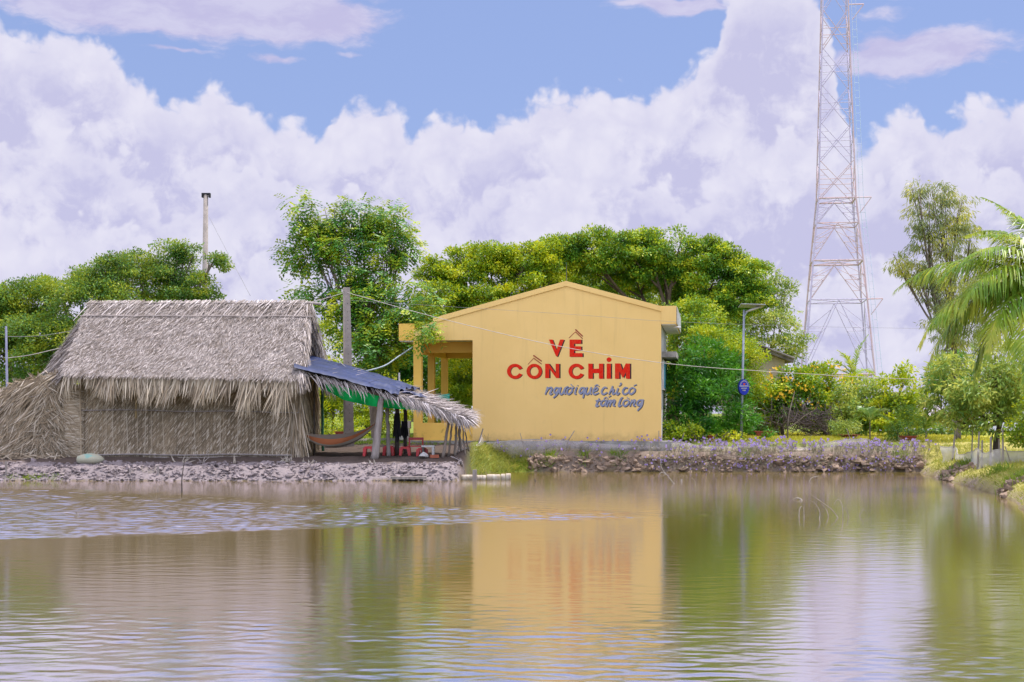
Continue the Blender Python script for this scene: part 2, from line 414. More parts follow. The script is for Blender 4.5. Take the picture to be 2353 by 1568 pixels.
t.l.new(hgt, bp.inputs['Height'])
# murky body under a surface that mirrors more the flatter one looks along it
df_ = t.add('ShaderNodeBsdfDiffuse'); gl_ = t.add('ShaderNodeBsdfGlossy'); lw = t.add('ShaderNodeLayerWeight'); mx = t.add('ShaderNodeMixShader')
t.l.new(t.mix(murk, (.29, .21, .008), (.32, .235, .025)), df_.inputs[0]); gl_.inputs['Roughness'].default_value = 0.10; gl_.inputs[0].default_value = (.90, .87, 1.0, 1)
lw.inputs['Blend'].default_value = 0.5
for q in (df_, gl_, lw): t.l.new(bp.outputs[0], q.inputs['Normal'])
rf_ = t.add('ShaderNodeMapRange', interpolation_type='LINEAR'); t.l.new(lw.outputs['Facing'], rf_.inputs[0])
for i_, v_ in ((1, .2), (2, .80), (3, .55), (4, .88)): rf_.inputs[i_].default_value = v_
t.l.new(rf_.outputs[0], mx.inputs[0]); t.l.new(df_.outputs[0], mx.inputs[1]); t.l.new(gl_.outputs[0], mx.inputs[2]); t.l.new(mx.outputs[0], o_.inputs[0])
# real wavelets: gentle everywhere, stronger in the wind lane and near the viewer's shore
wx = np.concatenate([np.linspace(-60, -18, 10), np.arange(-17, -7, .07), np.arange(-7, 7, .036), np.arange(7, 17.01, .07), np.linspace(18, 25, 4)])
wy = np.concatenate([np.linspace(-2, 8, 6), np.arange(8.8, 17, .022), np.arange(17, 21, .045), np.arange(21, 35, .042), np.arange(35, 48.1, .1)])
wxx, wyy = np.meshgrid(wx, wy)
sstep = lambda v, a, b: (lambda q: q * q * (3 - 2 * q))(np.clip((v - a) / (b - a), 0, 1))
wob = 3.2 * (fbm(wxx * .6 + 4, wyy * .4) - .47); wob2 = 2.2 * (fbm(wxx * 2.4, wyy * 1.3 + 9) - .47)
w_lane = sstep(wyy - (24.5 + .43 * wxx) - .35 * wob - .35 * wob2, 0, .6) * sstep(28.8 - .62 * wxx - wyy - wob - .5 * wob2, -.8, 2.4)
w_near = (1 - sstep(wyy + .7 * wob, 10.6, 15.0)) * (.35 + .9 * sstep(fbm(wxx * .35 + 2, wyy * .9), .36, .6)) + .13 * sstep(fbm(wxx * .22 + 7, wyy * .5 + 3), .48, .62) * (wyy < 22)
slope = .008 + .105 * w_lane + .012 * np.clip(w_near, 0, 1.2)
slope = slope * np.clip((17 - np.abs(wxx)) / 1.5, 0, 1)
hw = np.zeros_like(wxx); nw_ = 34
for k in range(nw_):
    lam = .17 * 3.2 ** (rng.random() ** 1.2); th_ = math.radians(rng.normal() * 30); kv = 2 * math.pi / lam
    hw += np.cos(kv * (math.sin(th_) * wxx + math.cos(th_) * wyy) + rng.uniform(0, 6.28) + 1.5 * vnoise(wxx * .6 + k, wyy * .6)) / kv
hw *= slope / math.sqrt(nw_ / 2)
hw2 = np.zeros_like(wxx)                                    # short ripples on the near water
for k in range(26):
    lam = .10 + .20 * rng.random() ** 1.3; th_ = math.radians(rng.normal() * 26); kv = 2 * math.pi / lam
    hw2 += np.cos(kv * (math.sin(th_) * wxx + math.cos(th_) * wyy) + rng.uniform(0, 6.28) + 2.5 * vnoise(wxx * 1.3 + k, wyy * 1.3)) / kv
hw += hw2 * .019 * np.clip(w_near, 0, 1.2) * (wyy < 17) * (np.abs(wxx) < 7) / math.sqrt(13)
wm = MB(); nwx, nwy = len(wx), len(wy)
wm.v = [np.stack([wxx, wyy, hw], -1).reshape(-1, 3)]; wm.n = nwx * nwy
ii = (np.arange(nwy - 1)[:, None] * nwx + np.arange(nwx - 1)[None, :]).ravel()
wm.f = np.stack([ii, ii + 1, ii + nwx + 1, ii + nwx], 1).tolist(); wm.r = [.5] * len(wm.f)
tag(wm.build('pond_water', m_water, smooth=True), kind='structure')
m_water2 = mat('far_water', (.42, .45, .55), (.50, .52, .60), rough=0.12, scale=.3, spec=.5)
w2 = MB(); z2 = 1.10
w2.add([(17, 66, z2), (31, 66, z2), (46, 135, z2), (34, 135, z2)], [(0, 1, 2, 3)])
tag(w2.build('far_pond_water', m_water2), kind='structure')
# ---- lumps of dried mud
def ico(k):
    bm = bmesh.new(); bmesh.ops.create_icosphere(bm, subdivisions=k, radius=1.0)
    v = np.array([p.co[:] for p in bm.verts]); f = [[q.index for q in p.verts] for p in bm.faces]; bm.free(); return v, f
ICO_V, ICO_F = ico(2); ICO1_V, ICO1_F = ico(1)
def lumps(mb, pos, size, flat=0.7):
    for p, s in zip(pos, size):
        IV, IF = (ICO_V, ICO_F) if s > .07 else (ICO1_V, ICO1_F)
        v = IV.copy()
        for k in range(9):                                  # cut flat faces like broken clay
            d = nrm(rng.normal(size=3)); h = v @ d; lim = rng.uniform(.3, .8)
            v = v - np.maximum(h - lim, 0)[:, None] * d
        v = v * (1 + .13 * rng.normal(size=(len(v), 1)))
        v = v * np.array((rng.uniform(.7, 1.3), rng.uniform(.7, 1.3), flat * rng.uniform(.7, 1.2)))
        a = rng.uniform(0, 6.28); c, s2 = math.cos(a), math.sin(a)
        v = np.stack([v[:, 0] * c - v[:, 1] * s2, v[:, 0] * s2 + v[:, 1] * c, v[:, 2]], 1)
        mb.add(v * s + p, IF, rng.random())
m_clod = mat('dried_mud', (.29, .243, .25), (.21, .17, .17), scale=9, rough=.95, bump=.8, bscale=25, rnd=.22)
m_bankclod = mat('bank_mud', (.33, .24, .18), (.20, .14, .10), scale=4, rough=.95, bump=.9, bscale=22, rnd=.35)
mb = MB()
N = 2600
x = rng.uniform(-17, -1.5, N); d = rng.beta(1.1, 1.2, N) * 1.15; y = shore_far(x) + d - .05
sz = rng.gamma(2.0, .015, N) + .016
z = ground_z(x, y) - sz * .15 + .03
lumps(mb, np.stack([x, y, z], 1), sz)
x = rng.uniform(-16, -2, 260); y = shore_far(x) + rng.uniform(.0, .95, 260)
lumps(mb, np.stack([x, y, ground_z(x, y) - .03], 1), rng.uniform(.07, .16, 260), .6)
tag(mb.build('mud_clods', m_clod), kind='stuff', label='pale dried mud clods heaped along the bank before the thatched hut', cat='mud')
mb = MB()
N = 2300
x = rng.uniform(.6, 13.4, N); h = rng.random(N) ** .8; y = shore_far(x) + .02 + h * .16 + rng.uniform(0, .12, N)
sz = rng.gamma(2.4, .022, N) + .025
lumps(mb, np.stack([x, y, h * .48 + .01], 1), sz, .85)
x = rng.uniform(.6, 13.2, 90); y = shore_far(x) + rng.uniform(-.06, .1, 90)
lumps(mb, np.stack([x, y, rng.uniform(-.05, .14, 90)], 1), rng.uniform(.08, .17, 90), .85)
tag(mb.build('bank_clods', m_bankclod), kind='stuff', label='brown cracked mud of the steep bank below the yellow building', cat='mud')
mb = MB()
for (px, py, n, w) in ((2192, 1092, 46, .9), (2315, 1128, 46, .85)):
    for k in range(n):
        D = HC * F / (py + 12 - HY) + rng.normal() * .5
        xx = shore_right(np.array([D]))[0] + rng.uniform(-.05, .75)
        lumps(mb, [np.array((xx, D, gz(xx, D) + .02))], [rng.uniform(.06, .17)], .8)
tag(mb.build('right_bank_clods', m_bankclod), kind='stuff', label='bare brown mud showing at the edge of the grassy right bank', cat='mud')

# ================================================================== YELLOW BUILDING
TH = math.radians(8.0)
BW, BL = 8.345, 5.6
BO = np.array((-3.338, 48.16)); ux = np.array((math.cos(TH), -math.sin(TH))); uy = np.array((math.sin(TH), math.cos(TH)))
def Bw(x, y, z): p = BO + ux * x + uy * y; return (p[0], p[1], z)
def FB(px, py, y=0.0):
    """local (x, z) on the building's plane at depth y seen along bearing px, height py"""
    a = (px - CX) / F; o = BO + uy * y
    tt = (o @ uy) / (a * uy[0] + uy[1]); p = np.array((a * tt, tt)) - BO
    return float(p @ ux), HC + (HY - py) / F * tt
m_yel = mat('yellow_render', (.90, .61, .235), (.85, .57, .21), scale=.7, rough=.9, bump=.12, bscale=60, spec=.15, lo=.25, hi=.75)
t = NT(m_yel.node_tree); b_ = [n for n in t.n if n.type == 'BSDF_PRINCIPLED'][0]; old = b_.inputs['Base Color'].links[0].from_socket
co = t.add('ShaderNodeTexCoord'); s_ = t.add('ShaderNodeSeparateXYZ'); t.l.new(co.outputs['Object'], s_.inputs[0])
run = t.noise(t.vec(t.m('MULTIPLY', s_.outputs[0], 3.2), s_.outputs[1], t.m('MULTIPLY', s_.outputs[2], .22)), 1.6, 5, .65)     # faint rain runs
pat = t.noise(co.outputs['Object'], 2.3, 6, .7)
damp = t.m('MULTIPLY', t.smooth(t.m('ADD', s_.outputs[2], t.m('MULTIPLY', pat, .8)), .75, .25), .5)                               # damp and moss along the foot
c_ = t.mix(t.m('MULTIPLY', t.smooth(run, .52, .72), .16), old, (.50, .33, .13)); c_ = t.mix(t.m('MULTIPLY', t.smooth(pat, .58, .72), .14), c_, (.62, .42, .20))
t.l.new(t.mix(damp, c_, (.30, .21, .08)), b_.inputs['Base Color'])
m_yelp = mat('porch_yellow_render', (.90, .57, .13), (.83, .51, .11), scale=.9, rough=.9, bump=.12, bscale=60, spec=.15)
m_side = mat('weathered_render', (.50, .50, .50), (.30, .29, .28), scale=2.2, rough=.95, bump=.2, spec=.1)
m_conc = mat('concrete', (.38, .36, .34), (.22, .21, .20), scale=3, rough=.95, bump=.4, bscale=30)
m_sheet = mat('roof_sheet', (.42, .40, .38), (.28, .26, .25), scale=1.2, rough=.9)
m_white = mat('white_underside', (.72, .70, .70), (.6, .58, .58), scale=2, rough=.9)
bld = thing('yellow_building', 'yellow gabled building with red and blue Vietnamese lettering painted on its end wall', 'building', Bw(BW / 2, BL / 2, 1.0))
BZ = 0.98
apx, apz = FB(1301, 646); lx, lz = FB(997, 731); rx_, rz_ = FB(1517, 704)
ox1, otop = FB(1086, 782); _, oz0 = FB(1020, 972); ox0, _ = FB(968, 900)
TK = .22
def poly_wall(mb, pts, y0, y1, holes=None):
    """vertical slab with outline pts in (x, z)"""
    n = len(pts)
    v = [Bw(p[0], y0, p[1]) for p in pts] + [Bw(p[0], y1, p[1]) for p in pts]
    mb.add(v, [tuple(range(n)), tuple(range(2 * n - 1, n - 1, -1))] + [(i, i + n, (i + 1) % n + n, (i + 1) % n) for i in range(n)])
mb = MB()       # end wall right of the porch, with the gable
poly_wall(mb, [(ox1, BZ), (BW, BZ), (BW, rz_ - .12), (apx, apz - .12), (lx, lz - .12), (ox1 * .0 + .0, lz - .40), (0, otop), (ox1, otop)], 0, TK)
mb.build('end_wall', m_yel, bld)
mb = MB()
poly_wall(mb, [(0, BZ), (ox1 - .001, BZ), (ox1 - .001, oz0), (0, oz0)], .003, TK)
pw = mb.build('porch_parapet', m_yelp, bld)
mb = MB()
for (y, w) in ((.003, .27), (2.45, .23), (4.95, .23)):
    c = MB(); x0 = 0.0 if y < 1 else 0.0
    c.box(x0, x0 + w, y, y + w, oz0 + .002 if y < 1 else BZ, otop - .001, lambda a, b, c_: Bw(a, b, c_))
    c.build('column', m_yelp, bld)
def fbz(py, y): return FB(1000, py, y)[1]
mb = MB(); mb.box(.04, .20, TK + .0, BL, otop - .42, otop + .1, lambda a, b, c_: Bw(a, b, c_)); mb.build('side_beam', m_yelp, bld)
mb = MB(); mb.box(.205, ox1 + .1, 4.95, 5.15, fbz(824, 5), fbz(790, 5), lambda a, b, c_: Bw(a, b, c_)); mb.build('rear_beam', m_yelp, bld)
mb = MB(); mb.box(.205, ox1 - .01, 1.2, 1.4, fbz(811, 1.2), fbz(786, 1.2), lambda a, b, c_: Bw(a, b, c_)); mb.build('cross_beam', m_yelp, bld)
mb = MB(); mb.box(.02, ox1 + .1, TK + .002, BL, otop + .102, otop + .2, lambda a, b, c_: Bw(a, b, c_)); mb.build('porch_ceiling', m_white, bld)
mb = MB(); mb.box(.0, .15, TK + .3, BL - .2, BZ, oz0 - .05, lambda a, b, c_: Bw(a, b, c_)); mb.build('side_parapet', m_yelp, bld)
mb = MB(); mb.box(ox1, ox1 + .2, TK + .002, BL, BZ, otop + .1, lambda a, b, c_: Bw(a, b, c_)); mb.build('inner_wall', m_yel, bld)
mb = MB(); mb.box(ox1 + .202, BW - .2, BL - .2, BL, BZ, rz_ - .3, lambda a, b, c_: Bw(a, b, c_)); mb.build('rear_wall', m_yel, bld)
mb = MB(); mb.box(BW - .18, BW - .003, TK + .002, BL, BZ, rz_ - .3, lambda a, b, c_: Bw(a, b, c_)); sw = mb.build('side_wall', m_side, bld)
# gutter boxes along the eaves
gx0, gtop = FB(916, 744); _, gbot = FB(916, 785)
mb = MB(); mb.box(gx0, -.003, .03, BL + .3, gbot + .03, gtop, lambda a, b, c_: Bw(a, b, c_)); mb.build('eave_box', m_yelp, bld)
mb = MB(); mb.box(gx0 + .03, -.01, .05, BL + .28, gbot, gbot + .028, lambda a, b, c_: Bw(a, b, c_)); mb.build('eave_soffit', m_white, bld)
hx1, htop = FB(1554, 703); _, hbot = FB(1554, 745)
mb = MB(); mb.box(BW + .003, hx1, -.015, BL + .1, hbot, htop, lambda a, b, c_: Bw(a, b, c_)); mb.build('eave_box', m_yel, bld)
mb = MB(); mb.box(hx1 + .003, hx1 + .03, .03, BL + .05, hbot + .02, htop - .03, lambda a, b, c_: Bw(a, b, c_)); mb.build('eave_cladding', m_side, bld)
mb = MB(); mb.box(BW + .02, hx1 - .03, .02, BL, hbot - .03, hbot - .002, lambda a, b, c_: Bw(a, b, c_)); mb.build('eave_soffit', m_white, bld)
mb = MB(); mb.tube([Bw(hx1 - .1, .6, hbot - .05), Bw(hx1 + .14, .6, hbot - .09)], .035); mb.build('spout', m_white, bld)
# raised band along the gable
mb = MB(); tb = .17
for (a, b) in (((lx - .02, lz), (apx, apz)), ((apx, apz), (BW + .01, rz_))):
    v = []
    for y in (-.045, TK + .05):
        v += [Bw(a[0], y, a[1]), Bw(b[0], y, b[1]), Bw(b[0], y, b[1] - tb), Bw(a[0], y, a[1] - tb)]
    mb.add(v, [(0, 1, 2, 3), (7, 6, 5, 4), (0, 4, 5, 1), (3, 2, 6, 7), (0, 3, 7, 4), (1, 5, 6, 2)])
mb.build('gable_band', m_yel, bld)
mb = MB()
for (a, b) in (((lx, lz - .09), (apx, apz - .09)), ((apx, apz - .09), (BW + .1, rz_ - .09))):
    n = 70
    tt = np.linspace(0, 1, n); sx = a[0] + (b[0] - a[0]) * tt; szv = a[1] + (b[1] - a[1]) * tt
    v = []
    for y in np.linspace(TK + .06, BL + .25, 70):
        for k in range(n): pass
        v.append(np.array([Bw(sx[k], y, szv[k] + .02 * math.sin(y * 36)) for k in (0, n - 1)]))
    v = np.concatenate(v)
    mb.add(v, [(2 * i, 2 * i + 1, 2 * i + 3, 2 * i + 2) for i in range(69)])
mb.build('roof', m_sheet, bld)
mb = MB(); q = Bw(apx, .1, apz); mb.tube([(q[0], q[1], apz - .05), (q[0], q[1], apz + .62)], [.016, .007], 6); mb.build('lightning_rod', mat('dark_steel', (.12, .12, .12)), bld)
# canopy and window on the right side
mb = MB(); _, c0 = FB(1530, 822); _, c1 = FB(1530, 806); cx1, _ = FB(1553, 810)
mb.box(BW + .003, cx1, .7, 4.2, c0 + .04, c1, lambda a, b, c_: Bw(a, b, c_)); mb.build('canopy', m_conc, bld)
m_blue = mat('blue_shutter', (.10, .32, .42), (.08, .25, .34), rough=.5)
_, wz0 = FB(1525, 895)
mb = MB(); mb.box(BW + .003, BW + .06, .9, 4.0, wz0, c0 - .05, lambda a, b, c_: Bw(a, b, c_)); wf = mb.build('window', m_white, bld)
for k in range(4):
    mb = MB(); mb.box(BW + .063, BW + .075, .98 + k * .76, 1.66 + k * .76, wz0 + .06, c0 - .12, lambda a, b, c_: Bw(a, b, c_)); mb.build('shutter', m_blue, wf)
mb = MB(); mb.box(-.25, BW + .35, -.32, BL + .3, .62, BZ - .003, lambda a, b, c_: Bw(a, b, c_)); mb.build('plinth', m_conc, bld)
mb = MB()                                                 # mould below the parapet
m_mould = mat('mould', (.20, .15, .03), (.28, .20, .04), scale=9, rough=.95)
# ---- lettering painted on the end wall (outlines measured on the wall, then set on its own plane)
def LT(q):
    px = (1260 + q[0] * 380 / 2353) * 2353 / 2560; py = (800 + q[1] * 240 / 1486) * 2353 / 2560
    return FB(px, py)
def letter_poly(mb, pts, y, dx=0, dy=0):
    v = [Bw(*(lambda r: (r[0], y, r[1]))(LT((p[0] + dx, p[1] + dy)))) for p in pts]
    mb.add(v, [tuple(range(len(v)))])
def letter_ring(mb, c, ro, ri, a0, a1, y, dx=0, dy=0, n=40):
    v = []
    for k in range(n + 1):
        a = math.radians(a0 + (a1 - a0) * k / n)
        for r in (ro, ri): v.append((c[0] + r[0] * math.cos(a), c[1] + r[1] * math.sin(a)))
    w = [Bw(*(lambda r: (r[0], y - 1e-6 * i, r[1]))(LT((p[0] + dx, p[1] + dy)))) for i, p in enumerate(v)]
    mb.add(w, [(2 * k, 2 * k + 1, 2 * k + 3, 2 * k + 2) for k in range(n)])
def letter_stroke(mb, pts, width, y, dx=0, dy=0, taper=0.75, n=20):
    p = bez(np.array(pts, float), n) if len(pts) > 2 else np.array(pts, float)
    t_ = nrm(np.gradient(p, axis=0)); s_ = np.stack([-t_[:, 1], t_[:, 0]], 1)
    k = len(p); u = np.linspace(0, 1, k)
    w = width / 2 * (taper + (1 - taper) * np.sin(math.pi * np.clip(u, 0, 1)))
    rows = []
    e0, e1 = p[0] - t_[0] * w[0] * .7, p[-1] + t_[-1] * w[-1] * .7
    P_ = np.vstack([e0, p, e1]); S_ = np.vstack([s_[0], s_, s_[-1]]); W_ = np.concatenate([[w[0] * .45], w, [w[-1] * .45]])
    v = []
    for i in range(len(P_)):
        for sg in (1, -1):
            r = LT(P_[i] + S_[i] * W_[i] * sg + np.array((dx, dy))); v.append(Bw(r[0], y - 2e-5 * i, r[1]))
    mb.add(v, [(2 * i, 2 * i + 1, 2 * i + 3, 2 * i + 2) for i in range(len(P_) - 1)])
m_red = mat('red_paint', (.74, .009, .006), (.70, .055, .02), scale=9, rough=.8, spec=.1, stretch=(3, 1, 1))
m_rust = mat('brown_red_paint', (.38, .085, .04), (.30, .06, .03), scale=6, rough=.7)
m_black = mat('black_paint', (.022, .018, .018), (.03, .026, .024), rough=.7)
m_blu = mat('grey_blue_paint', (.22, .245, .39), (.32, .33, .42), scale=9, rough=.8, spec=.1)
V_ = [(695, 305), (752, 305), (812, 470), (868, 305), (930, 305), (828, 566), (806, 566)]
E_ = [(1015, 305), (1195, 305), (1195, 370), (1085, 370), (1085, 410), (1195, 410), (1195, 475), (1085, 475), (1085, 515), (1215, 515), (1215, 573), (1015, 573)]
N_ = [(637, 680), (695, 680), (800, 828), (800, 680), (855, 680), (855, 903), (808, 903), (700, 752), (700, 903), (637, 903)]
H_ = [(1305, 678), (1372, 678), (1372, 757), (1470, 757), (1470, 678), (1537, 678), (1537, 912), (1470, 912), (1470, 825), (1375, 825), (1375, 912), (1305, 912)]
I_ = [(1590, 678), (1655, 678), (1655, 912), (1590, 912)]
M_ = [(1718, 675), (1800, 675), (1836, 780), (1885, 675), (1950, 675), (1950, 912), (1888, 912), (1888, 808), (1842, 905), (1785, 800), (1785, 912), (1718, 912)]
red, sha, rus, rus2 = MB(), MB(), MB(), MB()
for L_, off in ((V_, (17, 8)), (E_, (21, 5)), (N_, (22, 2)), (H_, (18, 3)), (I_, (20, 2)), (M_, (22, 4))):
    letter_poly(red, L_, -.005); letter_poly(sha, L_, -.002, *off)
for c, ro, ri, a0, a1 in (((170, 797), (124, 117), (68, 70), 24, 337), ((468, 797), (120, 117), (66, 70), 0, 360), ((1122, 797), (124, 119), (66, 70), 24, 337)):
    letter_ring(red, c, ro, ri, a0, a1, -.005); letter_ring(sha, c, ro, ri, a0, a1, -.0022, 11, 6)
letter_ring(red, (1627, 617), (39, 36), (.5, .5), 0, 360, -.005)
for k, (a, w) in enumerate((([(1008, 280), (1107, 186)], 10), ([(1107, 186), (1212, 288)], 15), ([(1108, 152), (1214, 250)], 20), ([(372, 690), (460, 594)], 10), ([(460, 594), (576, 680)], 15), ([(458, 552), (577, 636)], 20))):
    letter_stroke(rus if k < 3 else rus2, a, w, -.005 - .0003 * k, taper=1)
    if w > 12: letter_stroke(sha, [(p[0] + 7, p[1] + 7) for p in a], w * .6, -.0024 - .0002 * k, taper=1)
SCRIPT = [[(672, 1042), (640, 1150)], [(650, 1120), (690, 1060), (735, 1048), (738, 1080), (712, 1130), (718, 1154), (748, 1138)],
          [(845, 1057), (805, 1052), (775, 1095), (785, 1132), (820, 1118), (850, 1070)], [(855, 1052), (822, 1145), (768, 1204)],
          [(882, 1045), (862, 1110), (872, 1148), (905, 1140), (940, 1060)], [(952, 1045), (930, 1120), (948, 1148)], [(955, 1052), (988, 1032)],
          [(1030, 1050), (985, 1075), (975, 1130), (1005, 1150), (1050, 1110), (1055, 1068), (1034, 1050)], [(1055, 1068), (1080, 1042)], [(1035, 997), (1062, 1026)],
          [(1125, 1045), (1097, 1130), (1112, 1150)], [(1137, 1018), (1143, 1012)],
          [(1235, 1050), (1190, 1060), (1165, 1115), (1190, 1140), (1230, 1090), (1245, 1052)], [(1250, 1048), (1237, 1140), (1222, 1206)],
          [(1287, 1045), (1265, 1110), (1277, 1150), (1315, 1130), (1345, 1052)], [(1352, 1045), (1332, 1120), (1348, 1150)],
          [(1385, 1108), (1430, 1095), (1450, 1062), (1420, 1047), (1385, 1085), (1380, 1135), (1410, 1155), (1462, 1130)], [(1405, 1025), (1440, 1005), (1470, 1027)],
          [(1590, 1052), (1552, 1047), (1515, 1095), (1515, 1140), (1550, 1150), (1592, 1125)],
          [(1682, 1028), (1625, 1150)], [(1640, 1110), (1675, 1075), (1697, 1080), (1680, 1130), (1692, 1150), (1722, 1130)],
          [(1767, 1060), (1740, 1130), (1757, 1155), (1787, 1130)], [(1795, 987), (1812, 978), (1812, 1000), (1780, 1024)],
          [(1908, 1052), (1872, 1052), (1840, 1095), (1845, 1140), (1880, 1150), (1918, 1125)],
          [(1990, 1050), (1950, 1070), (1935, 1120), (1965, 1150), (2015, 1115), (2027, 1072), (1995, 1050)], [(2010, 1022), (2050, 1001)],
          [(1472, 1220), (1432, 1310), (1432, 1338), (1467, 1325)], [(1425, 1252), (1490, 1250)],
          [(1562, 1240), (1515, 1260), (1500, 1310), (1525, 1330), (1570, 1290), (1583, 1244)], [(1592, 1240), (1567, 1310), (1587, 1338)], [(1545, 1222), (1577, 1197), (1608, 1220)], [(1622, 1194), (1655, 1172)],
          [(1622, 1245), (1592, 1340)], [(1605, 1290), (1648, 1247), (1657, 1265), (1635, 1338)], [(1650, 1290), (1698, 1243), (1715, 1258), (1692, 1320), (1717, 1332)],
          [(1835, 1202), (1812, 1222), (1777, 1310), (1782, 1338), (1817, 1320)],
          [(1900, 1240), (1855, 1260), (1845, 1310), (1875, 1335), (1920, 1300), (1932, 1257), (1905, 1240)], [(1905, 1200), (1935, 1222)],
          [(1977, 1240), (1950, 1335)], [(1965, 1290), (2010, 1243), (2027, 1257), (2005, 1320), (2032, 1335)],
          [(2137, 1240), (2087, 1250), (2060, 1300), (2087, 1325), (2127, 1280), (2148, 1242)], [(2155, 1235), (2127, 1330), (2067, 1402)]]
blu = MB()
for k, s_ in enumerate(SCRIPT):
    thin = max(p[1] for p in s_) < 1042 or (s_[0][1] < 1235 and max(p[1] for p in s_) < 1232 and s_[0][1] > 1160)
    wd = 17 if thin else 29
    letter_stroke(blu, s_, wd, -.005 - .0006 * (k % 4)); letter_stroke(sha, s_, wd, -.002 - .0005 * (k % 4), 9, 9)
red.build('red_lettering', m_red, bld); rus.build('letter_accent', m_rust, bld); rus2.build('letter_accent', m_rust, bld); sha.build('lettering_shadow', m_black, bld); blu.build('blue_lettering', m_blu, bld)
# mould stains under the porch opening
mm = bpy.data.materials['mould']
m_par = mat('stained_parapet', (.90, .57, .13), (.83, .51, .11), scale=.9, rough=.9)
t = NT(m_par.node_tree); b_ = [n for n in t.n if n.type == 'BSDF_PRINCIPLED'][0]
old = b_.inputs['Base Color'].links[0].from_socket
co = t.add('ShaderNodeTexCoord')
stain = t.m('MULTIPLY', t.smooth(t.noise(co.outputs['Object'], 3.2, 6, .7), .52, .70), .75)
t.l.new(t.mix(stain, old, (.17, .12, .035)), b_.inputs['Base Color'])
pw.data.materials.clear(); pw.data.materials.append(m_par)

# ================================================================== THATCH
def strips(mb, p, d, nn, L, w, lift=0.02, sag=0.0, tip=.2, rnd=None):
    """palm-leaf strips: base p, direction d, face normal nn, length L, width w; the tip stands lift off and drops sag"""
    N = len(p); L = np.broadcast_to(L, (N,))[:, None]; w = np.broadcast_to(w, (N,))[:, None]
    d = nrm(d); s_ = nrm(np.cross(d, nn)) * w * .5
    lift = np.broadcast_to(lift, (N,))[:, None]; sag = np.broadcast_to(sag, (N,))[:, None]
    rows = []
    for tt, k in ((0, .8), (.45, 1.0), (1.0, tip)):
        c = p + d * L * tt + nn * lift * tt + np.array((0, 0, -1.0)) * sag * tt * tt
        rows += [c - s_ * k, c + s_ * k]
    v = np.stack(rows, 1).reshape(-1, 3)
    mb.quads(v, 6, ((0, 1, 3, 2), (2, 3, 5, 4)), rng.random(N) if rnd is None else rnd)
def jit(n, s): return rng.normal(size=(n, 3)) * s
m_th = mat('sun_bleached_thatch', (.38, .325, .295), (.27, .22, .185), scale=1.6, rough=.8, rnd=.42, spec=.25, c3=(.48, .425, .41))
m_thw = mat('woven_palm_wall', (.40, .305, .20), (.29, .22, .145), scale=1.1, rough=.8, rnd=.38, spec=.25, c3=(.46, .39, .31))
m_thd = mat('inner_thatch_and_gap_shade', (.11, .085, .06), (.07, .055, .04), scale=3, rough=.95)
m_pole = mat('grey_pole', (.36, .31, .29), (.25, .21, .19), scale=9, rough=.85, bump=.3, stretch=(1, 1, .2))
m_bamboo = mat('bamboo', (.38, .27, .12), (.30, .22, .12), scale=9, rough=.7)
hut = thing('thatched_hut', 'long palm thatched hut with woven leaf walls on the mud bank', 'hut', (X(440, 43.5), 43.5, .6))
RL, RR, ER, EL = P(213, 697, 44), P(706, 696, 44), P(694, 872, 41.3), P(150, 862, 41.3)
BR_, BLk = np.array((ER[0] - .0, 46.7, 2.85)), np.array((EL[0] - .2, 46.7, 2.85))
LM = P(100, 856, 44.2)
def quadmesh(mb, a, b, c, d, th=.1):
    n_ = nrm(np.cross(b - a, d - a)); v = [a, b, c, d] + [q - n_ * th for q in (a, b, c, d)]
    mb.add(v, [(0, 1, 2, 3), (7, 6, 5, 4), (0, 4, 5, 1), (1, 5, 6, 2), (2, 6, 7, 3), (3, 7, 4, 0)])
roof = MB()
quadmesh(roof, RL, EL, ER, RR); quadmesh(roof, RR, BR_, BLk, RL)
roof.add([RL, LM, EL], [(0, 1, 2)]); roof.add([RL, BLk, LM], [(0, 1, 2)])
nf = nrm(np.cross(EL - RL, RR - RL)); nf = nf if nf[2] > 0 else -nf
down = nrm((EL + ER) / 2 - (RL + RR) / 2); along = nrm(RR - RL)
def roofp(u, v): return (RL + (RR - RL) * u[:, None]) * (1 - v[:, None]) + (EL + (ER - EL) * u[:, None]) * v[:, None]
N = 42000
u = rng.uniform(-.01, 1.012, N); v = np.floor(rng.uniform(.0, 24, N)) / 24 + rng.normal(size=N) * .013
lean = -.28 + .5 * (fbm(u * 9, v * 5) - .5) + rng.normal(size=N) * .22
keep = (v > .16) | (rng.random(N) < .45)
u, v, lean = u[keep], np.clip(v[keep], .0, .97), lean[keep]; N = len(u)
strips(roof, roofp(u, v) + nf * .012, down + along * lean[:, None], np.repeat(nf[None], N, 0) + jit(N, .16), rng.uniform(.13, .36, N), rng.uniform(.009, .021, N), rng.uniform(.02, .10, N), rng.uniform(0, .04, N))
# stems slanting from the ridge
for k in range(52):
    uu = (k + rng.uniform(-.25, .25)) / 51; a = roofp(np.array([uu]), np.array([-.01]))[0] + nf * .05
    L_ = rng.uniform(.75, 1.35); e = a + (down + along * (-.42 + .12 * rng.normal())) * L_ + nf * .02
    roof.tube([a, (a + e) / 2 + nf * .02, e], [.016, .013, .008], 5)
N = 500                                                    # ridge cap
u = rng.uniform(0, 1, N)
strips(roof, roofp(u, np.full(N, -.015)) + nf * .05 + jit(N, .02), down + along * (-.4 + .25 * rng.normal(size=(N, 1))), np.repeat(nf[None], N, 0) + jit(N, .2), rng.uniform(.2, .5, N), .03, .03)
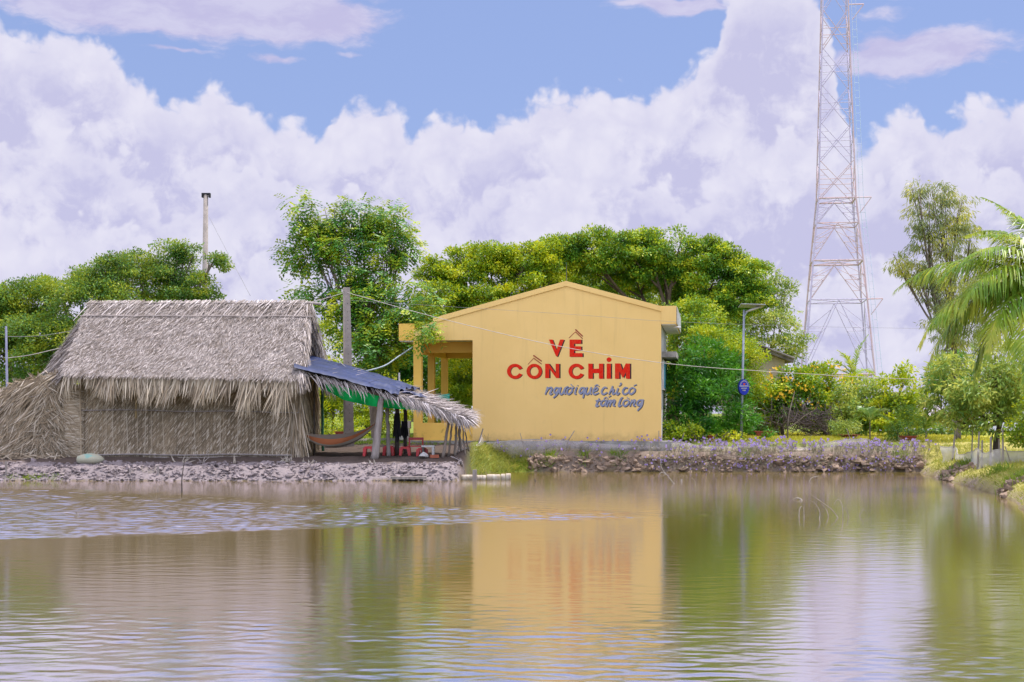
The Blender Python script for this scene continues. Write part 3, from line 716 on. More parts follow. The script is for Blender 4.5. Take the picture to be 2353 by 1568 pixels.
# eave fringe, in tatters of uneven length
fringe = MB()
N = 3000
u = rng.uniform(-.005, 1.01, N); tat = fbm(u * 22, u * 0 + 5.1); keep = tat + .3 * rng.random(N) > .52; u, tat = u[keep], tat[keep]; N = len(u)
v = rng.uniform(.86, 1.0, N)
dd = down * .55 + np.array((0, 0, -1.0)) * rng.uniform(.35, 1.3, (N, 1)) + along * (-.12 + .9 * (fbm(u * 30, u * 0 + 1.7) - .5) + .17 * rng.normal(size=N))[:, None]
strips(fringe, roofp(u, v) + jit(N, .02), dd, np.repeat(nrm(nf + np.array((0, -1, 0)))[None], N, 0) + jit(N, .3), rng.uniform(.24, .55, N) + np.clip(tat - .42, 0, .4) * 2.3, rng.uniform(.022, .048, N), .0, .04, .12)
# hip at the left end
N = 1500
a_, b_2 = rng.random(N), rng.random(N); sw_ = a_ + b_2 > 1; a_[sw_], b_2[sw_] = 1 - a_[sw_], 1 - b_2[sw_]
nh = nrm(np.cross(LM - RL, EL - RL)); nh = nh if nh[2] > 0 else -nh
pp = RL + (LM - RL) * a_[:, None] + (EL - RL) * b_2[:, None]
strips(roof, pp + nh * .01, nrm((LM + EL) / 2 - RL) + jit(N, .15), np.repeat(nh[None], N, 0) + jit(N, .15), rng.uniform(.3, .6, N), .03, .06)
# right verge: loose ends, and the rear slope seen past the gable
nb = nrm(np.cross(RR - RL, BR_ - RL)); nb = nb if nb[2] > 0 else -nb
N = 700
v = rng.random(N)[:, None]
strips(roof, RR + (ER - RR) * v + jit(N, .05), down + along * rng.uniform(-.05, .45, (N, 1)) + np.array((0, 0, -.4)), np.repeat(nrm(np.array((.8, -.5, .2)))[None], N, 0) + jit(N, .4), rng.uniform(.25, .6, N), .03, .02, .05)
N = 900
v = rng.random(N)[:, None]
strips(roof, RR + (BR_ - RR) * v + jit(N, .08), nrm(BR_ - RR) + along * rng.uniform(-.05, .35, (N, 1)) + np.array((0, 0, -.5)), np.repeat(nrm(np.array((.9, -.4, .1)))[None], N, 0) + jit(N, .4), rng.uniform(.3, .7, N), .035, .02, .06)
roof_o = roof.build('roof', m_th, hut)
fringe.build('eave_fringe', mat('tan_palm_tips', (.40, .32, .22), (.29, .22, .15), scale=1.3, rough=.75, rnd=.34, spec=.3, c3=(.46, .39, .30)), roof_o)
for (py, v, r_) in ((703, .03, .018), (737, .215, .026)):
    mb = MB(); uu = np.linspace(-.03, 1.03, 14)
    mb.tube(roofp(uu, np.full(14, v)) + nf * .075 + np.stack([0 * uu, 0 * uu, .012 * np.sin(uu * 23)], 1), r_, 7)
    mb.build('roof_pole', m_pole, roof_o)
mb = MB(); mb.tube([RR + np.array((-.3, 0, .02)), RR + np.array((.42, .1, -.03))], .045, 8); mb.build('ridge_pole', m_pole, roof_o)
# front wall of woven palm leaves
XL, XR, YW = X(186, 42), X(686, 42), 42.0
wall = MB(); wall.box(XL, XR, YW, YW + .08, .5, 3.0)
xs_ = np.arange(XL + .02, XR, .105)
for k, x in enumerate(xs_):
    zb = .50 + rng.uniform(-.03, .08)
    wall.tube([(x + rng.normal() * .012, YW - .035, 3.0), (x + rng.normal() * .015, YW - .045, 1.7), (x + rng.normal() * .02, YW - .05, zb)], .011, 5)
    n = 95; z = np.linspace(.62, 3.0, n) + rng.normal(size=n) * .012
    sd = -1 if fbm(np.array([x * .8]), np.array([2.2]))[0] < .78 else 1
    strips(wall, np.stack([np.full(n, x), np.full(n, YW - .022), z], 1), np.stack([np.full(n, sd * .55) + rng.normal(size=n) * .07, np.full(n, -.02), np.full(n, -.83)], 1), np.repeat([[0, -1.0, .1]], n, 0) + jit(n, .10), rng.uniform(.15, .21, n), rng.uniform(.016, .028, n), rng.uniform(.0, .04, n), 0, .6)
n = 900; x = rng.uniform(XL, XR, n)
strips(wall, np.stack([x, np.full(n, YW - .03), rng.uniform(.62, .8, n)], 1), np.array((0, -.06, -1.0)) + jit(n, .12), np.repeat([[0, -1.0, 0]], n, 0) + jit(n, .3), rng.uniform(.1, .3, n), .025, .03)
wall_o = wall.build('front_wall', m_thw, hut)
for (py, r_, dy) in ((942, .018, .10), (1045, .026, .11), (1051, .017, .12)):
    z = Z(py, 42); mb = MB(); xx = np.linspace(XL - .1 if py < 1050 else XL + 2.2, XR + .1 if py < 1050 else XL + 6, 18)
    mb.tube(np.stack([xx, np.full(18, YW - dy), z + .015 * np.sin(xx * 2.1) - .012 * (xx - XL) * (py < 1000)], 1), r_, 6); mb.build('wall_pole', m_pole, wall_o)
mb = MB(); mb.tube([(X(313, 42), YW - .05, 1.75), (X(315, 42), YW - .05, 2.9)], .03, 7); mb.build('bamboo_post', m_bamboo, wall_o)
# right end wall, left end wall, rear wall
mb = MB(); mb.box(XR - .02, XR + .06, YW + .08, 45.6, .55, 2.9)
n = 1500; y = rng.uniform(YW, 45.6, n)
strips(mb, np.stack([np.full(n, XR + .07), y, rng.uniform(1.1, 3.0, n)], 1), np.array((.03, -.02, -1.0)) + jit(n, .07), np.repeat([[1.0, -.3, 0]], n, 0) + jit(n, .3), rng.uniform(.5, 1.2, n), .035, .04, 0, .4)
n = 320; z = rng.uniform(.9, 2.5, n)                       # loose leaves at the corner splay towards the ground
strips(mb, np.stack([XR + rng.uniform(-.2, .1, n), YW - .02 + rng.uniform(-.05, .1, n), z], 1), np.stack([rng.normal(size=n) * .10 + .03, -.06 + rng.normal(size=n) * .06, -np.ones(n)], 1), np.repeat([[.4, -1.0, 0]], n, 0) + jit(n, .4), np.minimum(rng.uniform(.4, 1.3, n), z - .5), .035, .07, 0, .3)
mb.build('end_wall', m_thw, hut)
mb = MB(); mb.add([RR + np.array((-.25, 0, -.1)), ER + np.array((-.22, .5, .05)), np.array((XR, 45.9, 2.9))], [(0, 1, 2)]); mb.build('gable', m_thd, hut)  # dark sheet stands in for the shade inside the open gable
mb = MB(); mb.box(XL - .05, XL + .03, YW + .1, 45.6, .55, 2.9); mb.box(XL, XR, 45.62, 45.7, .55, 2.9); mb.build('rear_wall', m_thd, hut)
# corner bundle where hut and lean-to meet: leaf bases wrapped crosswise
mb = MB(); xa, xb = X(150, 41.9), X(186, 41.9)
mb.box(xa, xb, 41.92, 42.1, .55, 2.75)
n = 900; z = rng.uniform(.58, 2.7, n)
strips(mb, np.stack([np.full(n, xa) + rng.uniform(-.04, .1, n), np.full(n, 41.9), z], 1), np.stack([np.ones(n), -.03 * np.ones(n), -.06 + rng.normal(size=n) * .09], 1), np.repeat([[0, -1.0, 0]], n, 0) + jit(n, .2), rng.uniform(.28, .52, n), .035, .03)
mb.tube([(xb + .02, 41.86, .55), (xb - .02, 41.86, 2.75)], .022, 6)
mb.build('corner_bundle', m_thw, hut)
# lean-to of layered palm fronds at the left end
lean_to = thing('palm_lean_to', 'low lean-to of shaggy layered palm fronds at the left end of the hut', 'shed', (X(60, 42.1), 42.1, .6))
mb = MB(); x0, x1 = X(-70, 42), X(152, 42)
def ltop(x): return np.interp(x, [X(-70, 42), X(0, 42), X(60, 42), X(110, 42), X(140, 42)], [Z(915, 42), Z(893, 42), Z(872, 42), Z(862, 42), Z(857, 42)])
xx = np.linspace(x0, x1, 12); zt = ltop(xx)
v = [(x, 42.08, .5) for x in xx] + [(x, 42.12, z - .05) for x, z in zip(xx, zt)] + [(x, 44.5, z + .25) for x, z in zip(xx, zt)]
mb.add(v, [(i, i + 1, i + 13, i + 12) for i in range(11)] + [(12 + i, 13 + i, 25 + i, 24 + i) for i in range(11)])
for (f0, n, sp_) in ((1.0, 1500, .3), (.66, 1500, .5), (.36, 1500, .6), (.14, 700, .7)):
    x = rng.uniform(x0, x1 - .05, n); z = .5 + (ltop(x) - .5) * (f0 - rng.uniform(0, .22, n))
    nz = fbm(x * 2.2, z * 2.2) - .5
    d = np.stack([-.55 - .5 * nz + rng.normal(size=n) * sp_ * .5, -.10 - .10 * rng.random(n), -.62 + .8 * nz + rng.normal(size=n) * sp_ * .45], 1)
    rightside = (x > x1 - .9)[:, None]
    d = np.where(rightside & (rng.random((n, 1)) < .6), d * np.array((-1, 1, 1)), d)
    strips(mb, np.stack([x, 42.06 - rng.uniform(0, .10, n) * (1.4 - f0), z], 1), d, np.repeat([[0, -1.0, .25]], n, 0) + jit(n, .25), np.minimum(rng.uniform(.3, .75, n), (z - .42) * 1.25), rng.uniform(.018, .04, n), rng.uniform(.02, .12, n), .06)
n = 420; x = rng.uniform(x0, x1, n)
strips(mb, np.stack([x, np.full(n, 42.1), ltop(x) - .05], 1), np.stack([rng.normal(size=n) * .6 + .4, -.1 * np.ones(n), rng.uniform(-.1, .5, n)], 1), np.repeat([[0, -1.0, .5]], n, 0) + jit(n, .3), rng.uniform(.12, .32, n), .03, .02, .03)
n = 380; x = rng.uniform(x0, x1, n)                        # fallen ends along the foot
strips(mb, np.stack([x, rng.uniform(41.6, 42.0, n), rng.uniform(.5, .75, n)], 1), np.stack([rng.normal(size=n), -.3 * np.ones(n), -.35 + rng.normal(size=n) * .15], 1), np.repeat([[0, -.6, .8]], n, 0) + jit(n, .3), rng.uniform(.2, .5, n), .03, .03)
lean_o = mb.build('frond_wall', m_thw, lean_to)
for (ya, yb) in ((925, 905), (985, 985)):
    mb = MB(); xx = np.linspace(x0, x1, 9); mb.tube(np.stack([xx, np.full(9, 41.93), np.linspace(Z(ya, 42), Z(yb, 42), 9)], 1), .014, 6); mb.build('wall_pole', m_pole, lean_o)

# ================================================================== SHELTER beside the hut
sh = thing('thatched_shelter', 'open lean-to shelter with palm thatch and blue tarp on rough posts', 'shelter', (X(900, 43), 43, .62))
fl, fr, bl_, br = P(672, 850, 41.5), P(1070, 960, 41.6), P(700, 826, 45.4), P(1078, 946, 44.6)
def srf(u, v):
    """u from the hut outwards, v from the front edge to the back; the plane sags and droops at the outer end"""
    p = (fl + (fr - fl) * u[:, None]) * (1 - v[:, None]) + (bl_ + (br - bl_) * u[:, None]) * v[:, None]
    p[:, 2] += .10 * np.sin(math.pi * u) - .16 * np.clip(u - .8, 0, 1) ** 1 * 1.2 + .05 * (fbm(u * 7, v * 5) - .5)
    return p
mb = MB(); gu, gv = np.meshgrid(np.linspace(0, 1, 24), np.linspace(0, 1, 8)); gp = srf(gu.ravel(), gv.ravel())
mb.add(np.concatenate([gp, gp - np.array((0, 0, .07))]), [(j * 24 + i, j * 24 + i + 1, (j + 1) * 24 + i + 1, (j + 1) * 24 + i) for j in range(7) for i in range(23)] + [(192 + (j + 1) * 24 + i, 192 + (j + 1) * 24 + i + 1, 192 + j * 24 + i + 1, 192 + j * 24 + i) for j in range(7) for i in range(23)])
sn = nrm(np.cross(fr - fl, bl_ - fl)); sd_ = nrm(fr - fl)
N = 4200
u, v = rng.uniform(.0, 1.0, N), rng.uniform(0, 1, N)
kk = (u > .58) | (rng.random(N) < .25); u, v = u[kk], v[kk]; N = len(u)
strips(mb, srf(u, v) + sn * .02, sd_ + jit(N, .22), np.repeat(sn[None], N, 0) + jit(N, .2), rng.uniform(.25, .6, N), .035, rng.uniform(.02, .1, N), .05)
N = 900                                                   # front fringe
u = rng.uniform(.03, 1.0, N) ** .75; kk = (u > .62) | (rng.random(N) < .3); u = u[kk]; N = len(u)
strips(mb, srf(u, np.zeros(N)) + jit(N, .03), sd_ * rng.uniform(.1, .9, (N, 1)) + np.array((0, -.35, -.8)) * rng.uniform(.2, 1, (N, 1)), np.repeat([[0, -.8, .5]], N, 0) + jit(N, .3), rng.uniform(.14, .42, N) * np.where(u < .25, 1.6, 1), .024, .02, .1, .12)
N = 900                                                    # outer end
v = rng.random(N); u = rng.uniform(.9, 1.0, N)
strips(mb, srf(u, v) + jit(N, .04), sd_ + np.array((0, 0, -.25)) + jit(N, .22), np.repeat(sn[None], N, 0) + jit(N, .3), rng.uniform(.2, .5, N), .035, .04, .12)
m_th2 = mat('grey_shelter_thatch', (.37, .32, .31), (.27, .23, .21), scale=2.2, rough=.8, rnd=.45, spec=.3, c3=(.46, .41, .41))
sroof = mb.build('roof', m_th2, sh)
def post(pts, r0, r1, m=m_pole, parent=sh, name='post', n=8):
    q = bez(np.array(pts), 10); q[:, :2] += rng.normal(size=(len(q), 2)) * .008
    mb = MB(); mb.tube(q, np.linspace(r0, r1, len(q)), n); return mb.build(name, m, parent, smooth=True)
m_dpole = mat('dark_wet_pole', (.13, .10, .085), (.08, .065, .055), scale=8, rough=.8, bump=.3)
m_green = mat('green_plastic_post', (.03, .16, .10), (.05, .2, .12), rough=.5)
def gpost(px, D, ytop, r0, r1, px2=None, m=m_pole):
    b = on_ground(px, D, -.05); tp = P(px2 if px2 else px, ytop, D); post([b, (np.array(b) + tp) / 2 + np.array((rng.normal() * .02, 0, 0)), tp], r0, r1, m)
gpost(861, 41.75, 915, .125, .085, 877)
gpost(893, 42.9, 908, .06, .05, 889); gpost(913, 43.6, 905, .075, .06, 912, m_dpole); gpost(931, 44.4, 905, .065, .055, 932, m_dpole)
gpost(742, 45.0, 860, .045, .045, 742, m_green); gpost(722, 43.2, 850, .03, .03, 722, m_dpole)
m_mpole = mat('brown_grey_pole', (.25, .20, .17), (.16, .13, .11), scale=9, rough=.85, bump=.3, stretch=(1, 1, .2))
for (a, b, D, r_) in ((1018, 1034, 42.0, .048), (1030, 1040, 42.3, .034), (1046, 1051, 42.2, .042), (1060, 1055, 42.7, .042), (1078, 1058, 43.4, .022), (1070, 1060, 42.4, .022), (1052, 1062, 43.0, .025)):
    gpost(a, D, 955, r_, r_ * .75, b, m_mpole)
mb = MB(); mb.tube(srf(np.linspace(.02, .97, 12), np.full(12, .06)) - np.array((0, 0, .13)), .05, 7); mb.build('beam', m_dpole, sh)
mb = MB(); mb.tube(srf(np.linspace(.02, .97, 12), np.full(12, .9)) - np.array((0, 0, .13)), .05, 7); mb.build('beam', m_dpole, sh)
for uu in (.08, .36, .62, .9):
    mb = MB(); mb.tube(srf(np.full(6, uu), np.linspace(.02, .98, 6)) - np.array((0, 0, .10)), .03, 6); mb.build('rafter', m_dpole, sh)
# tarp over the upper end of the shelter roof
m_tarp = mat('blue_tarpaulin', (.022, .036, .115), (.016, .026, .075), scale=2.0, rough=.5, spec=.3, bump=.15, bscale=8)
mb = MB(); nu, nv = 90, 36
gu, gv = np.meshgrid(np.linspace(0, 1, nu), np.linspace(0, 1, nv))
uu = gu * (.60 + .10 * gv) + .01; vv = -.02 + gv * 1.02
gp = srf(uu.ravel(), vv.ravel()).reshape(nv, nu, 3)
fold = .035 * np.sin(gv * 26 + 3 * gu + 4 * fbm(gu * 3, gv * 3)) * (.4 + gu) + .09 * (fbm(gu * 14, gv * 12) - .5) * (0.4 + 1.6 * gu ** 3)
gp[..., 2] += .17 + fold
rag = .05 * (fbm(gv * 9, gv * 0 + 2) - .5) * 8
gp[..., 0] += np.where(gu > .96, rag * .35, 0)
gp[0, :, 2] -= .10; gp[0, :, 1] -= .05
gp[:, 0, 2] += .02
mb.add(gp.reshape(-1, 3), [(j * nu + i, j * nu + i + 1, (j + 1) * nu + i + 1, (j + 1) * nu + i) for j in range(nv - 1) for i in range(nu - 1)])
tarp = mb.build('tarpaulin', m_tarp, smooth=True); tag(tarp, 'blue tarpaulin spread over the upper end of the shelter roof', 'tarp')
def crumple(pxc, pyc, D, rx, ry, m, name):
    mb = MB(); nu, nv = 26, 14
    gu, gv = np.meshgrid(np.linspace(-1, 1, nu), np.linspace(-1, 1, nv)); c = P(pxc, pyc, D)
    h = .22 * (fbm(gu * 3.1 + 5, gv * 3.1) - .35) * np.clip(1.3 - gu ** 2 - .4 * gv ** 2, 0, 1) * 1.4
    p = np.stack([c[0] + gu * rx / F * D * (1 + .2 * np.sin(gv * 5)), c[1] + gv * .5, c[2] - .27 * gu * rx / F * D + h], -1)
    mb.add(p.reshape(-1, 3), [(j * nu + i, j * nu + i + 1, (j + 1) * nu + i + 1, (j + 1) * nu + i) for j in range(nv - 1) for i in range(nu - 1)]); return mb.build(name, m)
tag(crumple(945, 906, 42.5, 32, 8, m_tarp, 'tarpaulin_scrap'), 'crumpled torn scrap of blue tarp lying on the shelter thatch', 'tarp')
# green shade cloth under the front edge
m_shade = mat('green_shade_cloth', (.015, .86, .22), (.015, .78, .18), scale=3, rough=.7, transl=.5)
mb = MB(); n = 40
line = [(748, 872), (800, 888), (870, 908), (940, 925), (1000, 940)]; low = [(752, 898), (790, 920), (850, 933), (900, 939), (960, 943), (1000, 945)]
xsn = np.linspace(748, 1000, n); yt = np.interp(xsn, [p[0] for p in line], [p[1] for p in line]); yl = np.interp(xsn, [p[0] for p in low], [p[1] for p in low])
v = [P(a, b, 41.8) for a, b in zip(xsn, yt)] + [P(a, b, 41.85 + .10 * math.sin(a * .1)) for a, b in zip(xsn, yl)] + [P(a, b - 4, 42.6) for a, b in zip(xsn, yl)]
mb.add(v, [(i, i + 1, n + i + 1, n + i) for i in range(n - 1)] + [(n + i, n + i + 1, 2 * n + i + 1, 2 * n + i) for i in range(n - 1)])
tag(mb.build('shade_cloth', m_shade, smooth=True), 'bright green shade cloth hung beneath the shelter roof', 'cloth')
mb = MB(); v = [P(a, b, 45.6) for a, b in ((1003, 909), (1022, 906), (1033, 905), (1033, 922), (1018, 918), (1003, 916))]
mb.add(v + [np.array(q) + np.array((0, .02, 0)) for q in v], [(0, 1, 2, 3, 4, 5), (11, 10, 9, 8, 7, 6)])
tag(mb.build('green_netting', mat('teal_netting', (.03, .33, .22), (.02, .25, .16), rough=.7)), 'small teal netting flap showing above the shelter thatch before the porch', 'net')
# dark clothes on the posts
m_cloth = mat('dark_clothes', (.018, .017, .02), (.03, .028, .035), scale=3, rough=.95)
def hang(px0, px1, py0, py1, D, name, label):
    mb = MB(); nu, nv = 14, 12
    gu, gv = np.meshgrid(np.linspace(0, 1, nu), np.linspace(0, 1, nv))
    wdt = .55 + .45 * np.sin(np.clip(gv * 1.25 + .2, 0, 1.5))
    xx = (px0 + px1) / 2 + (gu - .5) * (px1 - px0) * wdt; yy = py0 + gv * (py1 - py0) * (1 - .12 * np.sin(gu * 9))
    p = np.stack([X(xx, D), D + .05 * np.sin(gu * 12) * gv - .06, Z(yy, D)], -1).reshape(-1, 3)
    f = [(j * nu + i, j * nu + i + 1, (j + 1) * nu + i + 1, (j + 1) * nu + i) for j in range(nv - 1) for i in range(nu - 1)]
    mb.add(np.concatenate([p, p + np.array((0, .05, 0))]), f + [tuple(k + nu * nv for k in q[::-1]) for q in f])
    o = mb.build(name, m_cloth, smooth=True); tag(o, label, 'clothing')
hang(903, 922, 950, 1010, 43.45, 'hung_garment', 'long black garment hanging on the dark shelter post')
hang(920, 939, 968, 1006, 44.2, 'hung_bag', 'short black bag hanging from the rear shelter post')
# hammock
ham = thing('hammock', 'orange and grey striped hammock slung between hut and shelter post', 'hammock', (X(775, 42.7), 42.7, 1.0))
m_ham = bpy.data.materials.new('striped_hammock_cloth'); m_ham.use_nodes = True
t = NT(m_ham.node_tree); b_ = [n for n in t.n if n.type == 'BSDF_PRINCIPLED'][0]
at = t.add('ShaderNodeAttribute', attribute_name='rnd')
cr = t.add('ShaderNodeValToRGB'); cr.color_ramp.interpolation = 'CONSTANT'
for k, (p_, c_) in enumerate(((0, (.46, .15, .06)), (.13, (.10, .075, .06)), (.18, (.36, .31, .25)), (.33, (.14, .11, .09)), (.38, (.38, .32, .26)), (.62, (.16, .12, .10)), (.70, (.30, .24, .19)), (.88, (.24, .18, .14)))):
    if k >= 2: cr.color_ramp.elements.new(p_)
    cr.color_ramp.elements[k].position = p_; cr.color_ramp.elements[k].color = c_ + (1,)
t.l.new(at.outputs['Fac'], cr.inputs[0]); t.l.new(cr.outputs[0], b_.inputs['Base Color']); b_.inputs['Roughness'].default_value = .9
A_, B2 = P(690, 990, 42.2), P(864, 972, 42.9)
mb = MB(); ns, nw = 40, 14; gp = np.zeros((ns, nw, 3))
for i in range(ns):
    s_ = i / (ns - 1); c = A_ + (B2 - A_) * s_; c[2] -= .66 * (4 * s_ * (1 - s_)) ** .85 * (1 - .12 * s_)
    for j in range(nw):
        w = -1 + 2 * j / (nw - 1); hw = .06 + .40 * math.sin(math.pi * s_) ** .7
        gp[i, j] = c + np.array((0, w * hw * .7, (.34 * w * w + .06 * w) * math.sin(math.pi * s_) ** .8 + .02 * math.sin(6 * w + s_ * 7)))
for j in range(nw - 1):
    mb.add(np.concatenate([gp[:, j], gp[:, j + 1]]), [(i, i + 1, ns + i + 1, ns + i) for i in range(ns - 1)], (j + .5) / (nw - 1))
mb.build('bed', m_ham, ham, smooth=True)
m_rope = mat('pale_rope', (.45, .42, .42), (.35, .32, .3), rough=.9)
mb = MB(); mb.tube([P(676, 978, 42.1), A_], [.012, .02], 5); mb.build('rope', m_rope, ham)
mb = MB(); mb.tube([B2, P(876, 960, 42.6)], [.02, .012], 5); mb.build('rope', m_rope, ham)
# plastic stools and chair
m_redp = mat('red_plastic', (.55, .012, .018), (.48, .01, .015), rough=.35, spec=.5)
def make_stool(name, label, loc, h=.28, w=.28, group='red plastic seats under the shelter'):
    t_ = thing(name, label, 'stool', loc, group); x, y, z = loc; a = w / 2
    mb = MB(); mb.box(x - a * .86, x + a * .86, y - a * .86, y + a * .86, z + h - .035, z + h)
    mb.box(x - a * .92, x + a * .92, y - a * .92, y - a * .86, z + h - .07, z + h - .012); mb.box(x - a * .92, x + a * .92, y + a * .86, y + a * .92, z + h - .07, z + h - .012)
    mb.box(x - a * .92, x - a * .861, y - a * .86, y + a * .86, z + h - .07, z + h - .012); mb.box(x + a * .861, x + a * .92, y - a * .86, y + a * .86, z + h - .07, z + h - .012)
    mb.build('seat', m_redp, t_)
    for sx in (-1, 1):
        for sy in (-1, 1):
            mb = MB(); p0, p1 = np.array((x + sx * a * .78, y + sy * a * .78, z + h - .04)), np.array((x + sx * a, y + sy * a, z))
            for (q, r) in ((p0, .028), (p1, .022)): pass
            v = []
            for q, r in ((p1, .032), (p0, .055)): v += [q + np.array((dx * r, dy * r, 0)) for dx, dy in ((-1, -1), (1, -1), (1, 1), (-1, 1))]
            mb.add(v, [(3, 2, 1, 0), (4, 5, 6, 7), (0, 1, 5, 4), (1, 2, 6, 5), (2, 3, 7, 6), (3, 0, 4, 7)]); mb.build('leg', m_redp, t_)
    return t_
make_stool('plastic_stool', 'small red plastic stool left of the thick front shelter post', on_ground(848, 42.6, -.005), .30)
make_stool('plastic_stool', 'small red plastic stool half hidden behind the thick front shelter post', on_ground(893, 43.3, -.005), .30)
make_stool('plastic_stool', 'small red plastic stool just left of the red plastic chair', on_ground(931, 43.0, -.005), .27)
make_stool('plastic_stool', 'small red plastic stool in front of the red plastic chair', on_ground(970, 42.6, -.005), .25)
cl = on_ground(955, 43.3, -.005); ch = thing('plastic_chair', 'red plastic chair with an open backrest under the shelter', 'chair', cl, 'red plastic seats under the shelter')
x, y, z = cl; a = .23
mb = MB(); mb.box(x - a, x + a, y - a, y + a, z + .25, z + .285); mb.build('seat', m_redp, ch)
mb = MB(); mb.box(x - a, x - a + .05, y + a - .03, y + a + .012, z + .286, z + .53); mb.box(x + a - .05, x + a, y + a - .03, y + a + .012, z + .286, z + .53); mb.box(x - a + .051, x + a - .051, y + a - .03, y + a + .012, z + .45, z + .53); mb.build('backrest', m_redp, ch)
for sx in (-1, 1):
    for sy in (-1, 1):
        mb = MB(); mb.box(x + sx * (a - .03) - .025, x + sx * (a - .03) + .025, y + sy * (a - .03) - .025, y + sy * (a - .03) + .025, z, z + .249); mb.build('leg', m_redp, ch)
tl = on_ground(984, 42.2, -.005); tb_ = thing('low_table', 'low white table beside the red chair under the shelter', 'table', tl); x, y, z = tl
m_wht = mat('dull_white', (.55, .53, .52), (.42, .4, .39), scale=5, rough=.8)
mb = MB(); mb.box(x - .19, x + .19, y - .22, y + .22, z + .29, z + .34); mb.build('top', m_wht, tb_)
for sx in (-1, 1):
    for sy in (-1, 1):
        mb = MB(); mb.box(x + sx * .15 - .03, x + sx * .15 + .03, y + sy * .18 - .03, y + sy * .18 + .03, z, z + .289); mb.build('leg', m_wht if sx > 0 else m_dpole, tb_)
mb = MB(); lumps(mb, [np.array(on_ground(973, 41.7, .06))], [.17], .6); tag(mb.build('white_rock', m_wht), 'white chunk of rock on the ground under the low table', 'rock')
bx = on_ground(998, 41.75, 0); mb = MB(); mb.box(-.13, .13, -.06, .06, 0, .09, lambda a, b, c: (bx[0] + a * .95 - b * .3, bx[1] + a * .3 + b * .95, bx[2] + c))
tag(mb.build('clay_brick', mat('fired_clay', (.40, .13, .07), (.33, .10, .06), rough=.9, bump=.4)), 'orange clay brick lying by the foot of the shelter poles', 'brick')
# ================================================================== TREES AND PLANTS
UP = np.array((0, 0, 1.0))
def leafquads(mb, p, a, n_, L, w, rnd=None, fold=.12):
    N = len(p); L = np.broadcast_to(L, (N,))[:, None]; w = np.broadcast_to(w, (N,))[:, None]
    a = nrm(a); s_ = nrm(np.cross(a, n_)); nn = np.cross(s_, a)
    v = np.stack([p, p + a * L * .48 + s_ * w * .5 + nn * w * fold, p + a * L, p + a * L * .48 - s_ * w * .5 + nn * w * fold], 1).reshape(-1, 3)
    mb.quads(v, 4, ((0, 1, 2, 3),), rng.random(N) if rnd is None else rnd)
def crown_points(c, dens, shell=.62, sub=.36, flat=.62, submax=.62):
    px, py, D, rx, ry = c[:5]; C_ = P(px, py, D)
    R = np.array((rx / F * D, 0, ry / F * D)); R[1] = c[5] if len(c) > 5 else .5 * (R[0] + R[2])
    rs = min(max(sub * min(R[0], R[2]), .16), submax)
    n_sub = int(max(8, 3.2 * (R[0] * R[2] + R[0] * R[1] + R[1] * R[2]) / (rs * rs) * .33))
    d = nrm(rng.normal(size=(n_sub, 3))); rr = shell + (1 - shell) * rng.random((n_sub, 1)) ** .6
    inner = rng.random((n_sub, 1)) < .10; rr = np.where(inner, rr * .6, rr); rr = np.where(rng.random((n_sub, 1)) < .08, 1.0 + .28 * rng.random((n_sub, 1)), rr)
    sc = C_ + d * rr * R
    ntot = int(dens * 1.75 * math.pi * R[0] * R[2])
    w = rng.gamma(1.3, 1.0, n_sub); w /= w.sum()
    k = np.repeat(np.arange(n_sub), rng.multinomial(ntot, w)); N = len(k)
    off = nrm(rng.normal(size=(N, 3))) * (rng.random((N, 1)) ** .5) * rs * np.array((1.15, 1.15, flat)) * (0.6 + 2.2 * np.sqrt(w[k] * n_sub)[:, None] * .35)
    p = sc[k] + off
    o = nrm(nrm(d[k] * np.array((1, 1, 1.0))) * .7 + nrm(off) * .8)
    return p, o
def sprays(mb, p, o, Ls, pairs, L, w, droop=.35, rnd=None):
    N = len(p); a = nrm(o * .7 + rng.normal(size=(N, 3)) * .45 - UP * droop); nn = nrm(UP * .9 + o * .4 + rng.normal(size=(N, 3)) * .3)
    s_ = nrm(np.cross(a, nn)); r = rng.random(N)
    for q in range(pairs):
        f = (q + .6) / pairs; c = p + a * Ls * f - UP * Ls * .22 * f * f
        for sg in (-1, 1):
            leafquads(mb, c, s_ * sg * .85 + a * .5 - UP * .18, nn + rng.normal(size=(N, 3)) * .2, L * rng.uniform(.8, 1.15, N) * (1 - .3 * abs(f - .5)), w, np.clip(r + rng.normal(size=N) * .12, 0, 1))
def crown(mb, clumps, dens, L, w, mode='leaf', up=.75, droop=.15, rand=.55, **kw):
    for c in clumps:
        if mode == 'spray': p, o = crown_points(c, dens, **kw); sprays(mb, p, o, L * 2.6, 4, L, w, droop)
        else:
            p, o = crown_points(c, dens, **kw); N = len(p)
            a = o * .8 + rng.normal(size=(N, 3)) * rand - UP * droop
            leafquads(mb, p, a, o * .45 + UP * up + rng.normal(size=(N, 3)) * .55, L * rng.uniform(.65, 1.25, N), w * rng.uniform(.75, 1.2, N))
m_bark = mat('grey_bark', (.22, .175, .135), (.12, .095, .075), scale=6, rough=.95, bump=.6, bscale=14, stretch=(1, 1, .35))
m_barkd = mat('dark_bark', (.075, .055, .04), (.045, .033, .025), scale=6, rough=.95, bump=.5)
m_barkm = mat('brown_bark', (.15, .11, .08), (.085, .065, .05), scale=6, rough=.95, bump=.6, bscale=14, stretch=(1, 1, .35))
